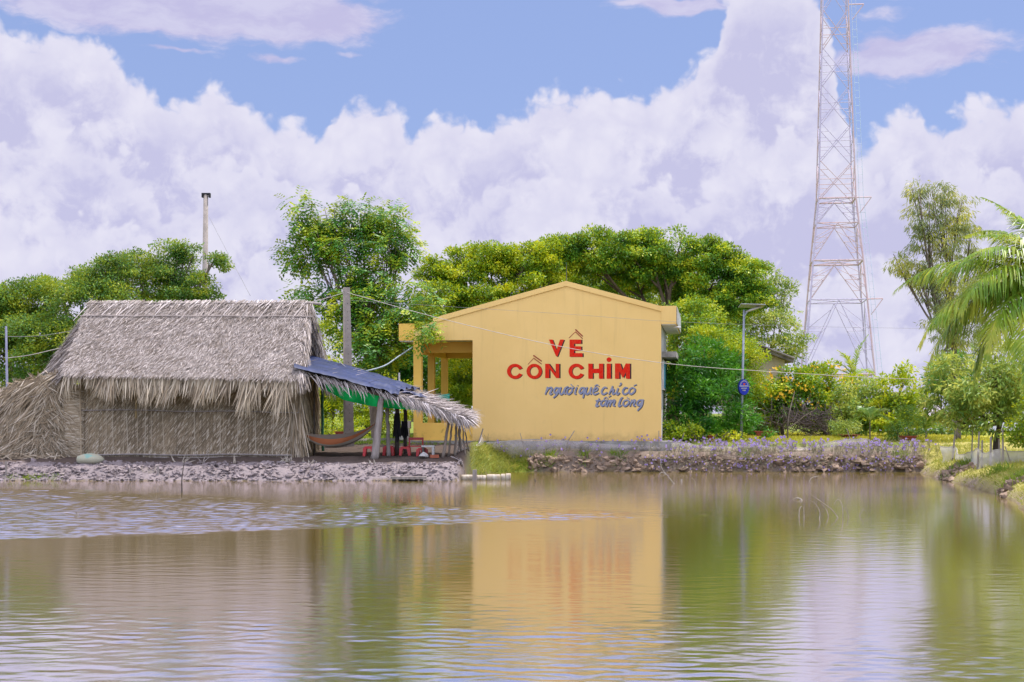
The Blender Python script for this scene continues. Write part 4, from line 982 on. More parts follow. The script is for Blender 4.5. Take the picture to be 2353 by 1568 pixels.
def tree(name, label, cat, clumps, m, L, w, dens, base, fork=None, r=.12, group=None, limbs=8, bark=None, mode='leaf', lr=.45, stems=1, **kw):
    bx_, bD = base; b = np.array(on_ground(bx_, bD, -.1)); t_ = thing(name, label, cat, (b[0], b[1], b[2] + .1), group)
    mb = MB()
    fk = P(*fork) if fork else P(clumps[0][0], clumps[0][1] + clumps[0][4] * .5, clumps[0][2])
    for s in range(stems):
        o_ = rng.normal(size=3) * np.array((.12, .12, 0)) * (stems > 1)
        mid = (b + fk) / 2 + rng.normal(size=3) * np.array((.07, .07, 0)) + o_ * 2
        q = bez([b + o_, mid, fk + o_ * 3], 12); mb.tube(q, np.linspace(r, r * .62, len(q)), 8)
    order = sorted(clumps, key=lambda c: -c[3] * c[4])[:limbs]
    for c in order:
        e = P(*c[:3]); s = fk + (b - fk) * rng.uniform(0, .12)
        mid = s + (e - s) * .5 + np.array((rng.normal() * .15, rng.normal() * .15, -.12 * np.linalg.norm(e - s)))
        q = bez([s, mid, e], 10); mb.tube(q, np.linspace(r * lr, r * .12, len(q)), 6)
        for k in range(3):
            d = nrm(rng.normal(size=3) + UP * .4) * np.array((c[3], .5 * (c[3] + c[4]), c[4])) / F * c[2] * .8
            s2 = q[int(len(q) * rng.uniform(.45, .85))]; mb.tube(bez([s2, (s2 + e + d) / 2 - UP * .06, e + d], 8), np.linspace(r * .2, .012, 9), 5)
    mb.build('trunk', bark or m_bark, t_, smooth=True)
    mb = MB(); crown(mb, clumps, dens, L, w, mode, **kw); mb.build('crown', m, t_)
    return t_
lf_mid = leafmat('mid_green_leaves', (.016, .085, .020), (.10, .25, .030), (.54, .54, .03), .32)
lf_bright = leafmat('bright_green_leaves', (.025, .12, .012), (.20, .37, .012), (.80, .72, .02), .34)
lf_deep = leafmat('deep_green_leaves', (.010, .075, .014), (.11, .30, .016), (.78, .74, .03), .26)
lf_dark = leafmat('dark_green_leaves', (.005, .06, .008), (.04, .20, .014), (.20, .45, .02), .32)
lf_yel = leafmat('yellow_green_leaves', (.05, .17, .012), (.27, .42, .014), (.84, .76, .03), .40)
lf_pin = leafmat('pinnate_leaves', (.008, .07, .032), (.07, .26, .026), (.72, .72, .03), .34, clump=.9)
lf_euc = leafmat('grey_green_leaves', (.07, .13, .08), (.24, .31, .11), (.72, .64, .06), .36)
lf_grey = leafmat('pale_garden_leaves', (.04, .15, .03), (.22, .36, .05), (.80, .74, .14), .36)
G_back = 'broadleaf trees behind the hut'
tree('broadleaf_tree', 'rounded green tree behind the hut, its crown reaching the picture edge at far left', 'tree', [(40, 720, 55, 90, 80), (-70, 720, 55, 90, 90), (20, 820, 54, 110, 60), (-60, 650, 56, 40, 30), (90, 690, 56, 60, 40)], lf_mid, .115, .058, 1250, (20, 55), (20, 800, 55), .16, G_back)
tree('broadleaf_tree', 'green tree rising just above the left end of the thatched roof', 'tree', [(190, 700, 54, 90, 75), (140, 670, 54.5, 50, 38), (240, 640, 54, 60, 45), (120, 780, 53, 80, 60), (275, 610, 54, 35, 28), (200, 800, 53, 70, 60), (85, 830, 52.5, 60, 40)], lf_mid, .11, .055, 1250, (200, 54), (195, 790, 54), .16, G_back)
tree('broadleaf_tree', 'tallest green tree behind the hut, its thin right branch crossing the tall pole', 'tree', [(330, 650, 56, 85, 70), (400, 620, 55.5, 65, 50), (310, 605, 56, 45, 30), (430, 575, 55.5, 30, 28), (440, 660, 55, 60, 40), (490, 600, 55, 28, 18), (515, 608, 55, 16, 14), (470, 690, 55, 45, 22), (360, 720, 55, 100, 50)], lf_mid, .11, .055, 1150, (380, 55.5), (375, 740, 55.5), .17, G_back)
# tall pinnate tree between hut and building
tree('pinnate_leaved_tree', 'tall loose tree with feathery leaves between the hut and the yellow building', 'tree',
     [(688, 475, 51, 22, 26), (706, 520, 51, 30, 30), (760, 503, 51.5, 36, 34), (830, 496, 51.5, 44, 34), (895, 510, 51.5, 42, 36), (926, 555, 51.5, 28, 38), (880, 575, 51, 45, 36), (800, 565, 51, 52, 36), (735, 560, 51, 36, 30), (676, 585, 51, 26, 24), (715, 603, 51, 32, 20), (812, 628, 50.8, 44, 34), (862, 640, 50.5, 36, 34), (690, 668, 50.3, 22, 18), (726, 690, 50.3, 30, 18), (790, 692, 50.2, 50, 34), (850, 695, 50, 44, 40), (930, 668, 49.8, 34, 26), (976, 694, 49.2, 24, 22), (820, 748, 49.8, 44, 38), (882, 752, 49.5, 44, 40), (936, 725, 48.8, 30, 28), (985, 768, 47.3, 24, 24, .3), (845, 812, 49, 38, 32), (897, 802, 49.5, 32, 34)],
     lf_pin, .18, .08, 92, (864, 49.5), (858, 820, 49.6), .15, limbs=16, mode='spray', droop=.45, sub=.42)
# spreading trees behind the building
tree('spreading_tree', 'bright yellow-green spreading tree over the left half of the yellow building roof', 'tree',
     [(1000, 625, 57, 42, 34), (1060, 615, 57, 55, 42), (1130, 605, 57.5, 60, 48), (1200, 600, 57.5, 58, 45), (1260, 610, 58, 45, 50), (1020, 690, 56, 45, 45), (1100, 680, 56.5, 60, 40), (1190, 670, 57, 60, 40), (980, 740, 56, 40, 40), (1060, 830, 59, 50, 110), (1100, 720, 58, 60, 40)],
     lf_bright, .125, .065, 1500, (1120, 58), (1115, 760, 58), .2, limbs=10)
tree('banyan_tree', 'broad domed tree with bare spreading limbs above the right roof slope of the yellow building', 'tree',
     [(1290, 585, 59, 48, 45), (1350, 575, 59, 65, 48), (1420, 568, 59, 62, 44), (1490, 575, 59, 60, 46), (1560, 572, 59, 60, 46), (1625, 590, 59, 55, 42), (1680, 610, 59, 48, 44), (1725, 645, 58.5, 38, 48), (1740, 690, 58, 32, 40), (1400, 615, 60, 80, 30), (1520, 620, 60, 90, 32), (1640, 650, 59, 70, 45), (1690, 690, 58, 38, 38), (1460, 640, 61, 120, 30), (1600, 680, 60, 60, 40), (1270, 635, 59, 55, 55), (1400, 690, 64, 100, 50), (1530, 690, 64, 100, 55), (1650, 730, 62, 70, 50), (1320, 670, 63, 70, 60)],
     lf_deep, .125, .065, 1600, (1545, 59.5), (1545, 730, 59.5), .30, limbs=11, lr=.42, bark=m_barkm)
tree('leafy_tree', 'deep green tree low behind the right eave of the yellow building', 'tree', [(1600, 740, 56, 60, 60), (1570, 790, 55, 60, 60), (1640, 800, 56, 55, 45), (1590, 860, 55, 60, 60)], lf_deep, .115, .06, 1100, (1600, 56), (1600, 830, 56), .12)
tree('feathery_tree', 'light airy tree with thin upright branches between the banyan and the tower', 'tree', [(1770, 640, 66, 32, 32), (1800, 690, 66, 32, 42), (1745, 720, 66, 45, 42), (1700, 760, 66, 42, 30), (1790, 750, 65, 45, 36), (1820, 790, 64, 30, 18), (1850, 778, 64, 16, 12), (1690, 740, 66, 30, 20), (1760, 800, 65, 60, 30), (1830, 810, 64.5, 22, 20)], lf_grey, .17, .06, 420, (1770, 66), (1772, 800, 66), .09, limbs=10, sub=.25)
# shrubs to the right of the building
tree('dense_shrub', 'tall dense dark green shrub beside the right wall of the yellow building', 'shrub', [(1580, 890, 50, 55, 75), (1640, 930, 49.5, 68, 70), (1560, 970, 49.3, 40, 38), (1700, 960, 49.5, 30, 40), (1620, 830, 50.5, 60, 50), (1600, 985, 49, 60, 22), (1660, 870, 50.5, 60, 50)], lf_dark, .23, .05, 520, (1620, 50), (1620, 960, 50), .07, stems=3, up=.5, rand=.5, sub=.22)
tree('golden_shrub', 'golden yellow-green shrub around the street lamp post', 'shrub', [(1640, 790, 53, 48, 36), (1600, 780, 53, 30, 26), (1700, 815, 52.6, 48, 42), (1725, 858, 52.6, 34, 28), (1665, 830, 52.6, 55, 40), (1710, 890, 52.4, 36, 34)], lf_bright, .10, .05, 1100, (1690, 53), (1690, 880, 53), .06, stems=3)
fl_yellow = mat('yellow_petals', (.75, .43, .02), (.80, .52, .04), rough=.6, transl=.3)
def flowering(label, clumps, m, base, fcl, n, fm, fs, group=None, cat='shrub', name='flowering_shrub', **kw):
    t_ = tree(name, label, cat, clumps, m, .18, .08, 560, base, None, .05, group, stems=3, **kw)
    mb = MB()
    for c in fcl:
        p, o = crown_points(c, n, shell=.8); N = len(p)
        for k in range(3): leafquads(mb, p + rng.normal(size=(N, 3)) * fs * .4, rng.normal(size=(N, 3)) + o * .3, o + rng.normal(size=(N, 3)) * .5 + np.array((0, -.6, .3)), fs, fs * .8)
    mb.build('blossoms', fm, t_); return t_
flowering('shrub with yellow trumpet flowers just right of the blue oval sign', [(1790, 905, 55, 55, 45), (1835, 885, 55, 45, 36), (1780, 930, 54.5, 45, 40), (1850, 930, 54.5, 40, 40)], lf_deep, (1800, 55), [(1815, 868, 54.5, 42, 22), (1780, 900, 54.2, 45, 26), (1840, 910, 54, 30, 26)], 13, fl_yellow, .12)
flowering('shrub with small yellow flowers below the foot of the lattice tower', [(1890, 880, 56, 45, 40), (1930, 900, 56, 45, 36), (1870, 930, 55.5, 40, 40), (1920, 950, 55, 50, 35)], lf_bright, (1895, 56), [(1890, 860, 55.5, 45, 22), (1930, 885, 55.5, 35, 25)], 11, fl_yellow, .11)
G_g = 'garden bushes along the lawn'
tree('garden_bush', 'round pale green garden bush before the right leg of the lattice tower', 'bush', [(1985, 915, 54, 55, 38), (1960, 960, 53.5, 50, 38), (2020, 950, 53.5, 50, 42)], lf_grey, .17, .08, 560, (1985, 54), None, .05, G_g, stems=3)
tree('garden_bush', 'yellow-green garden bush with a tall upright shoot', 'bush', [(2060, 905, 53, 45, 42), (2040, 955, 52.5, 50, 40), (2078, 862, 53, 9, 34), (2100, 940, 52.5, 32, 36)], lf_yel, .17, .08, 540, (2060, 53), None, .05, G_g, stems=3)
tree('garden_bush', 'sprawling low green garden bush at the back of the lawn', 'bush', [(1910, 970, 58, 50, 26), (1870, 965, 58, 40, 30), (1950, 985, 57, 40, 18)], lf_mid, .12, .06, 950, (1910, 58), None, .04, G_g, stems=3)
tree('garden_bush', 'twiggy olive green bush at the foot of the ruined house wall', 'bush', [(1760, 975, 56, 36, 28), (1720, 985, 56, 34, 22)], lf_mid, .11, .055, 800, (1745, 56), None, .04, G_g, stems=3)
tree('garden_bush', 'bright yellow low bush in front of the dense dark shrub', 'bush', [(1585, 990, 48.3, 26, 20), (1560, 1000, 48.2, 26, 14), (1640, 1003, 48.3, 26, 12), (1680, 1000, 48.4, 16, 12)], lf_yel, .10, .045, 1000, (1590, 48.3), None, .03, G_g, stems=3)
tree('garden_bush', 'small fresh green bush at the corner of the yellow building', 'bush', [(1548, 995, 48.6, 22, 22), (1535, 1008, 48.4, 14, 12)], lf_bright, .10, .045, 1000, (1546, 48.6), None, .03, G_g, stems=3)
# bright growth behind the shelter
G_s = 'bushes behind the shelter'
tree('sunlit_bush', 'yellow-green bush between hut and utility pole', 'bush', [(745, 800, 58, 32, 60), (770, 880, 57, 55, 60), (740, 950, 56, 45, 45), (700, 900, 57, 40, 60)], lf_yel, .12, .055, 900, (755, 57), None, .06, G_s, stems=3)
tree('sunlit_bush', 'yellow-green bush just right of the utility pole behind the shelter', 'bush', [(840, 930, 58, 55, 55), (890, 960, 57, 50, 40), (830, 985, 56, 50, 25), (900, 900, 58, 45, 40)], lf_yel, .12, .055, 900, (855, 58), None, .06, G_s, stems=3)
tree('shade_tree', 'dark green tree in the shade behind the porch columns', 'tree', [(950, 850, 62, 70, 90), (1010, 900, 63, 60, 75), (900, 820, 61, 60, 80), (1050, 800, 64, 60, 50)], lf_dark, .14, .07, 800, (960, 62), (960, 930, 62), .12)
tree('sunlit_bush', 'leafy green bush seen through the porch opening of the yellow building', 'bush', [(1060, 880, 60, 36, 70), (1050, 950, 59, 40, 40), (1000, 970, 58, 45, 25)], lf_bright, .12, .06, 850, (1050, 60), None, .06, G_s, stems=3)
tree('sunlit_bush', 'low yellow bush behind the hammock', 'bush', [(760, 985, 53, 50, 20), (700, 985, 53, 40, 22), (820, 1000, 53, 30, 12)], lf_yel, .11, .05, 900, (760, 53), None, .04, G_s, stems=3)
# right side
tree('eucalyptus_tree', 'tall slender eucalyptus with drooping grey-green leaves left of the coconut palm', 'tree',
     [(2108, 440, 50, 24, 28), (2160, 450, 50, 30, 34), (2200, 490, 50, 34, 44), (2130, 500, 50, 38, 44), (2185, 560, 50, 50, 40), (2125, 560, 50, 28, 36), (2230, 550, 50, 20, 36), (2160, 625, 50, 44, 42), (2065, 600, 50, 24, 26), (2100, 625, 50, 24, 32), (2125, 650, 50, 28, 40), (2200, 680, 49.6, 50, 50), (2240, 630, 49.6, 30, 44), (2170, 740, 49.5, 40, 44), (2225, 755, 49.4, 44, 44), (2190, 810, 49.3, 38, 34)],
     lf_euc, .19, .030, 640, (2200, 49.5), (2190, 780, 49.6), .13, limbs=16, up=.1, droop=1.25, rand=.5, sub=.34)
tree('fruit_tree', 'leafy fruit tree with a forked trunk on the right bank', 'tree', [(2180, 870, 42, 48, 44), (2150, 930, 42, 30, 40), (2230, 900, 41, 50, 50), (2290, 880, 41, 55, 60), (2340, 900, 41, 50, 60), (2210, 960, 41, 45, 34), (2270, 960, 40.5, 48, 32), (2300, 830, 42, 60, 60)], lf_grey, .21, .06, 470, (2290, 41), (2300, 965, 41), .11, limbs=8, bark=m_barkd, droop=.5)
tree('fruit_tree', 'rounded green bush at the right edge of the picture beside the white net', 'bush', [(2348, 985, 38.5, 32, 36), (2390, 960, 38.5, 50, 50), (2330, 1010, 38.5, 22, 16)], lf_bright, .10, .05, 1050, (2370, 38.5), None, .05, stems=3)
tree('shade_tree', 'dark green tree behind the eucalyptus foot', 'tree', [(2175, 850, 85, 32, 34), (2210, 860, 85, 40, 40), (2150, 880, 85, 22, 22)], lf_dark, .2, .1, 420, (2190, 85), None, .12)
tree('garden_bush', 'low dense bush beyond the gap right of the bowl planter', 'bush', [(2150, 985, 58, 40, 14), (2190, 990, 57, 40, 12), (2230, 985, 58, 40, 14)], lf_mid, .16, .08, 560, (2180, 58), None, .03, G_g, stems=3)
G_f = 'hazy trees on the far horizon'
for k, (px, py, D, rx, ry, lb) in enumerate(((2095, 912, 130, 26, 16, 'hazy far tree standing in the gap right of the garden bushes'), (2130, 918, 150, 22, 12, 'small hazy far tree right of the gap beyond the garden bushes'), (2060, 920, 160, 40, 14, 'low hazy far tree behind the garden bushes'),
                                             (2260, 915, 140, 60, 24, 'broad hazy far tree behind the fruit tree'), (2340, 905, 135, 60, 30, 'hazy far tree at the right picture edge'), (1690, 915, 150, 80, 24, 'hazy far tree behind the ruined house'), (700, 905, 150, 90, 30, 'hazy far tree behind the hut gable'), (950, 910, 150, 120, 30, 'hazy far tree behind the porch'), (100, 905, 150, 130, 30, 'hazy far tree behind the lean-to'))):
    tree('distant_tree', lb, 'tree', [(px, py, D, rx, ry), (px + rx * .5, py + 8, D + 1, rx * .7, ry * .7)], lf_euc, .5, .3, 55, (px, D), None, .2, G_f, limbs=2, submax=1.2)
# palms
lf_palm = leafmat('palm_leaflets', (.06, .19, .02), (.25, .39, .035), (.66, .62, .11), .42, rough=.33)
m_rach = mat('palm_rib', (.36, .30, .06), (.26, .24, .05), rough=.5)
def frond(parent, base, azd, e0, e1, L, n=46, ll=.75, lw=.035, hang=.55, seed=0):
    mb = MB(); k = 22; a = math.radians(azd); hx = np.array((math.cos(a), math.sin(a), 0))
    e = np.radians(np.linspace(e0, e1, k) + 6 * np.sin(np.linspace(0, 5, k))); st = L / (k - 1)
    tg = hx[None] * np.cos(e)[:, None] + UP[None] * np.sin(e)[:, None]
    pts = np.array(base) + np.vstack([np.zeros(3), np.cumsum(tg[:-1] * st, 0)])
    mb.tube(pts, np.linspace(.030, .006, k), 5, rnd=.95)
    u = np.linspace(.12, .99, n); idx = u * (k - 1); i0 = np.minimum(idx.astype(int), k - 2); f = (idx - i0)[:, None]
    c = pts[i0] * (1 - f) + pts[i0 + 1] * f; tt = tg[i0]; sd = nrm(np.cross(tt, UP)); nn = np.cross(sd, tt)
    prof = ll * (np.sin(np.clip(u * 1.05 + .12, 0, 1) * math.pi) ** .6 * .85 + .15)
    for sg in (-1, 1):
        jit_ = rng.normal(size=(n, 3)) * .09
        d = sd * sg * .75 + tt * .62 + nn * .18 + jit_
        N = n; d = nrm(d); s_ = nrm(np.cross(d, nn)) * lw * .5
        rows = []
        for q, kk in ((0, .5), (.3, 1.0), (.65, .85), (1.0, .12)):
            cc = c + d * (prof * q)[:, None] - UP * (hang * prof * q * q * (0.75 + .5 * rng.random(N)) if q else np.zeros(N))[:, None]
            rows += [cc - s_ * kk, cc + s_ * kk]
        r = np.clip(.3 + .45 * u ** 2 + rng.normal(size=N) * .18, 0, 1)
        mb.quads(np.stack(rows, 1).reshape(-1, 3), 8, ((0, 1, 3, 2), (2, 3, 5, 4), (4, 5, 7, 6)), r)
    return mb.build('frond', lf_palm, parent)
cp = P(2424, 662, 36); cb = np.array((cp[0] + .25, 36.2, gz(cp[0] + .25, 36.2)))
palm = thing('coconut_palm', 'coconut palm at the right edge with long arching fronds', 'palm tree', cb)
mb = MB(); q = bez([cb - UP * .1, (cb + cp) / 2 + np.array((.15, 0, 0)), cp], 16); mb.tube(q, np.linspace(.2, .12, len(q)), 10); mb.build('trunk', m_bark, palm, smooth=True)
for (azd, e0, e1, L, hg) in ((120, 80, 20, 2.7, .5), (185, 66, -5, 2.6, .6), (200, 48, -30, 3.0, .7), (168, 32, -38, 4.1, .9), (192, 22, -72, 3.3, .8), (215, 5, -80, 3.6, .8), (160, 15, -55, 3.4, .9), (235, -5, -85, 3.8, .8), (182, -20, -80, 2.9, .6),
                         (260, 40, -50, 3.6, .7), (120, 60, -10, 3.4, .6), (100, 30, -50, 3.6, .7), (60, 65, -5, 3.4, .6), (20, 40, -40, 3.6, .7), (330, 45, -40, 3.4, .7), (290, 70, 0, 3.2, .6), (0, 10, -70, 3.6, .8), (150, 75, 30, 3.0, .5), (178, -2, -72, 3.9, .8), (192, 12, -62, 4.2, .8), (168, -28, -86, 3.4, .7), (205, 30, -66, 3.6, .8), (186, 42, -44, 3.4, .7)):
    frond(palm, cp + rng.normal(size=3) * .05, azd, e0, e1, L * 1.04, n=84, ll=.95, lw=.040, hang=hg)
mb = MB()
for k in range(9):
    d = nrm(np.array((rng.normal(), rng.normal(), -.4))) * .28; v = ICO_V * np.array((.11, .11, .14)) + cp + d - UP * .12; mb.add(v, ICO_F)
mb.build('coconuts', mat('green_coconut', (.20, .22, .05), (.30, .22, .06), rough=.5), palm, smooth=True)
def sprout(label, px, D, py, fr, r=.05, name='young_palm'):
    b = np.array(on_ground(px, D, -.03)); top = P(px, py, D); t_ = thing(name, label, 'palm tree', b, 'young palms in the garden')
    mb = MB(); mb.tube([b, (b + top) / 2, top], [r, r * .9, r * .7], 7); mb.build('trunk', m_bark, t_)
    for (azd, e0, e1, L) in fr: frond(t_, top, azd, e0, e1, L, n=30, ll=.52, lw=.06, hang=.3)
    return t_
sprout('young palm with one upright white-ribbed frond rising above the bushes before the tower', 1962, 70, 868, ((10, 82, 55, 2.3), (175, 60, -20, 1.9), (150, 40, -30, 1.7), (40, 40, -40, 1.9), (200, 75, 30, 1.7)), .09)
sprout('young palm with arched yellowing fronds on a leaning stem by the lawn edge', 1999, 49.2, 966, ((160, 55, -25, .8), (20, 60, -20, .85), (100, 75, 0, .7), (190, 30, -40, .7), (330, 35, -35, .7)), .025)
sprout('small young palm with two spread fronds near the far pond', 2128, 50, 990, ((170, 72, 20, 1.0), (12, 65, 15, 1.05), (150, 50, -10, .8), (250, 80, 40, .6)), .04)
# ================================================================== TOWER, POLES, WIRES
m_pinks = mat('faded_hazed_white_tower_paint', (.52, .46, .60), (.46, .40, .54), rough=.7, scale=.6)  # faded white, made paler still: bright haze is put into the paint colour
m_rusts = mat('faded_hazed_red_tower_paint', (.52, .36, .37), (.54, .42, .44), rough=.7, scale=.6)  # the same haze is mixed into the faded red
TD = 150.0; TX = X(1923, TD); ROT = math.radians(-8)
def tw(py):                                                # side of the square section at that height
    return np.interp(-py, [-905, -862, -604, -460, 0, 320], [7.85, 7.05, 5.07, 3.78, 2.55, 2.0])
def tc_(k, py):
    s_ = tw(py) / 2; x, y = ((-s_, -s_), (s_, -s_), (s_, s_), (-s_, s_))[k]
    return np.array((TX + x * math.cos(ROT) - y * math.sin(ROT) - .25 * (862 - py) / 862, TD + x * math.sin(ROT) + y * math.cos(ROT), HC + (HY - py) / F * TD))
tower = thing('lattice_tower', 'tall faded red and white steel lattice mast on the horizon', 'tower', (TX, TD, 1.0))
levels = [970, 862, 693, 604, 518, 461, 374, 287, 200, 115, 29, -58, -145, -232, -320]
for k in range(4):
    mb = MB()
    for a, b in zip(levels[:-1], levels[1:]): mb.tube([tc_(k, a), tc_(k, b)], .09 if a > 461 else .075, 6)
    mb.build('leg', m_rusts if k in (1, 3) else m_pinks, tower)
def mid(a, b, f=.5): return a + (b - a) * f
for i, (a, b) in enumerate(zip(levels[:-1], levels[1:])):
    mb = MB()
    for k in range(4):
        k2 = (k + 1) % 4; A, B_, C_, D_ = tc_(k, a), tc_(k2, a), tc_(k, b), tc_(k2, b)
        if a > 461:                                         # K braces with short struts
            m_ = mid(C_, D_); mb.tube([A, m_], .042, 5); mb.tube([B_, m_], .042, 5)
            for f in (.33, .62):
                for (l0, l1, d0) in ((A, C_, A), (B_, D_, B_)):
                    mb.tube([mid(l0, l1, f), mid(d0, m_, f)], .03, 4)
                    mb.tube([mid(l0, l1, f), mid(d0, m_, f + .30)], .028, 4)
            mb.tube([C_, D_], .055, 5)
            if k == 0: mb.tube([C_, tc_(2, b)], .04, 4); mb.tube([D_, tc_(3, b)], .04, 4)
        else:
            mb.tube([A, D_], .038, 5); mb.tube([B_, C_], .038, 5); x_c = mid(mid(A, C_), mid(B_, D_))
            mb.tube([mid(A, C_), mid(B_, D_)], .035, 4)
            for f in (.25, .75): mb.tube([mid(A, C_, f), mid(A, D_, f) if f < .5 else mid(B_, C_, f)], .025, 4); mb.tube([mid(B_, D_, f), mid(B_, C_, f) if f < .5 else mid(A, D_, f)], .025, 4)
    mb.build('bracing', m_rusts if i in (0, 2, 5, 9, 13) or a in (604, 461) else m_pinks, tower)
for py in (862, 604, 461):
    mb = MB()
    for k in range(4): mb.tube([tc_(k, py), tc_((k + 1) % 4, py)], .10, 6)
    mb.build('ring', m_rusts, tower)
for py in (693, 461, 20):
    mb = MB(); a = tc_(1, py); mb.tube([a, a + np.array((1.6, 0, .05))], .07, 5); mb.tube([a + np.array((1.6, 0, 0)), a + np.array((.4, 0, -1.6))], .05, 5); mb.build('bracket', m_rusts, tower)
m_lad = mat('teal_ladder_paint', (.38, .52, .60), (.50, .52, .62), rough=.6, scale=.2)
mb = MB(); L0, L1 = [], []
for py in levels[1:]:
    a = tc_(1, py) + np.array((.3, -.1, 0)); L0.append(a); L1.append(a + np.array((.45, 0, 0)))
mb.tube(L0, .022, 4); mb.tube(L1, .022, 4)
pl_ = np.array(L0); zs = np.arange(pl_[0, 2], pl_[-1, 2], .8)
for z in zs:
    a = np.array([np.interp(z, pl_[:, 2], pl_[:, i]) for i in range(3)]); mb.tube([a, a + np.array((.45, 0, 0))], .016, 4)
mb.build('ladder', m_lad, tower)
m_cpole = mat('concrete_pole', (.35, .30, .27), (.27, .235, .21), scale=5, rough=.9, bump=.2)
m_hole = mat('pole_holes', (.06, .05, .05))
b = np.array(on_ground(802, 46.5, -.1)); up_ = thing('utility_pole', 'square concrete utility pole rising through the shelter roof', 'pole', b)
top = P(796, 661, 46.5); mb = MB(); c, s = math.cos(.35), math.sin(.35)
v = []
for q, r in ((b, .145), (top, .095)): v += [q + np.array((dx * r * c - dy * r * s, dx * r * s + dy * r * c, 0)) for dx, dy in ((-1, -1), (1, -1), (1, 1), (-1, 1))]
mb.add(v, [(3, 2, 1, 0), (4, 5, 6, 7), (0, 1, 5, 4), (1, 2, 6, 5), (2, 3, 7, 6), (3, 0, 4, 7)]); mb.build('shaft', m_cpole, up_)
mb = MB()
for k in range(16):
    f = .12 + k * .052; q = mid(b, top, f); r = .145 + (.095 - .145) * f; n_ = np.array((s, -c, 0))
    mb.tube([q + n_ * (r - .002), q + n_ * (r + .004)], .014, 6)
mb.build('holes', m_hole, up_)
mb = MB(); q = P(796, 673, 46.5); mb.tube([q + np.array((-.12, -.11, 0)), q + np.array((-.12, -.11, .1))], .03, 7); mb.build('insulator', m_wht, up_)
b = np.array(on_ground(468, 62, -.1)); fp = thing('utility_pole', 'tall thin round concrete pole behind the hut with a black cap', 'pole', b)
top = P(473, 448, 62); mb = MB(); mb.tube([b, top], [.17, .10], 10); mb.build('shaft', m_cpole, fp, smooth=True)
mb = MB(); mb.box(top[0] - .17, top[0] + .2, 61.9, 62.1, top[2], top[2] + .07); mb.box(top[0] - .17, top[0] - .12, 61.9, 62.1, top[2] - .12, top[2] - .001); mb.box(top[0] + .13, top[0] + .2, 61.9, 62.1, top[2] - .12, top[2] - .001); mb.build('cap', mat('black_steel', (.03, .03, .035)), fp)
b = np.array(on_ground(19, 46, -.1)); wp = thing('thin_post', 'thin pale upright post at far left holding two wires', 'post', b); mb = MB(); mb.tube([b, P(14, 750, 46)], [.045, .035], 7); mb.build('shaft', mat('blue_grey_paint', (.42, .42, .55), (.35, .35, .48)), wp)
m_wire = mat('pale_wire', (.55, .49, .45), (.44, .39, .37), rough=.6); m_dwire = mat('grey_wire', (.30, .29, .30), rough=.6)
def wire(pts, r, label, m=m_wire, name='cable', cat='cable', n=40):
    mb = MB(); mb.tube(bez([P(*q) for q in pts], n), r, 5); tag(mb.build(name, m, smooth=True), label, cat)
wire([(795, 672, 46.4), (1000, 729, 46.3), (1270, 793, 46), (1519, 834, 45.7), (1750, 853, 45.3), (2077, 871, 44.5), (2420, 878, 43.5)], .009, 'thick pale cable sagging across the lettered gable wall')
wire([(797, 690, 46.5), (1000, 703, 46.8), (1300, 722, 46.8), (1519, 738, 46.8), (1800, 749, 47), (2100, 755, 47), (2420, 760, 47)], .004, 'thin upper wire crossing the top of the gable wall and the tower', m_dwire)
wire([(795, 672, 46.4), (740, 688, 46.3), (700, 697, 46), (640, 706, 46.3)], .010, 'pale cable from the utility pole to the hut ridge')
wire([(795, 690, 46.5), (760, 700, 46.3), (720, 712, 46), (690, 716, 45.6)], .007, 'thin lower wire from the utility pole to the hut ridge', m_dwire)
wire([(17, 823, 46), (70, 816, 46.2), (135, 801, 46.5), (240, 778, 47)], .011, 'lower pale wire from the thin left post to the hut')
wire([(16, 774, 46), (90, 772, 46.4), (170, 760, 47)], .007, 'upper thin wire from the thin left post', m_dwire)
wire([(808, 858, 45.8), (850, 851, 46), (885, 840, 46.4), (915, 820, 47), (948, 798, 47.8)], .026, 'thick drooping grey hose between utility pole and porch corner', mat('grey_hose', (.36, .42, .46), rough=.6), 'hose', 'hose')
wire([(766, 818, 45.5), (800, 848, 44.5), (850, 882, 43.5), (905, 918, 42.6)], .010, 'pale tie rope running down onto the blue tarp', m_rope, 'tie_rope', 'rope')
wire([(481, 500, 61.8), (520, 575, 60), (575, 680, 58)], .010, 'guy wire slanting from the tall pole behind the hut', m_dwire)
mb = MB(); mb.tube([P(918, 905, 45.3), P(917, 857, 45.3)], .028, 8); tag(mb.build('white_pipe', m_wht), 'short white pipe sticking up behind the shelter roof', 'pipe')
# solar street lamp and sign
b = np.array(on_ground(1703, 49, -.05)); lamp = thing('street_lamp', 'solar street lamp on a slim grey pole in the shrubs', 'street lamp', b)
m_gal = mat('galvanised_steel', (.32, .35, .42), (.25, .28, .34), scale=8, rough=.45, metal=.3)
top = P(1710, 712, 49); mb = MB(); mb.tube([b, top], [.05, .036], 9); mb.build('pole', m_gal, lamp, smooth=True)
mb = MB(); mb.tube(bez([P(1709, 740, 49), P(1713, 722, 49), P(1726, 712, 49), P(1742, 706, 49)], 10), .025, 7); mb.build('arm', m_gal, lamp, smooth=True)
mb = MB(); mb.box(-.42, .42, -.3, .3, -.012, .012, lambda x, y, z: (P(1728, 703, 49)[0] + x, 49 + y, P(1728, 703, 49)[2] + z - .03 * x - .12 * y)); mb.build('solar_panel', mat('panel_grey', (.42, .42, .46), (.38, .38, .42), rough=.3), lamp)
hp = P(1731, 711, 49); mb = MB(); v = ICO_V * np.array((.32, .12, .045)); a = .33
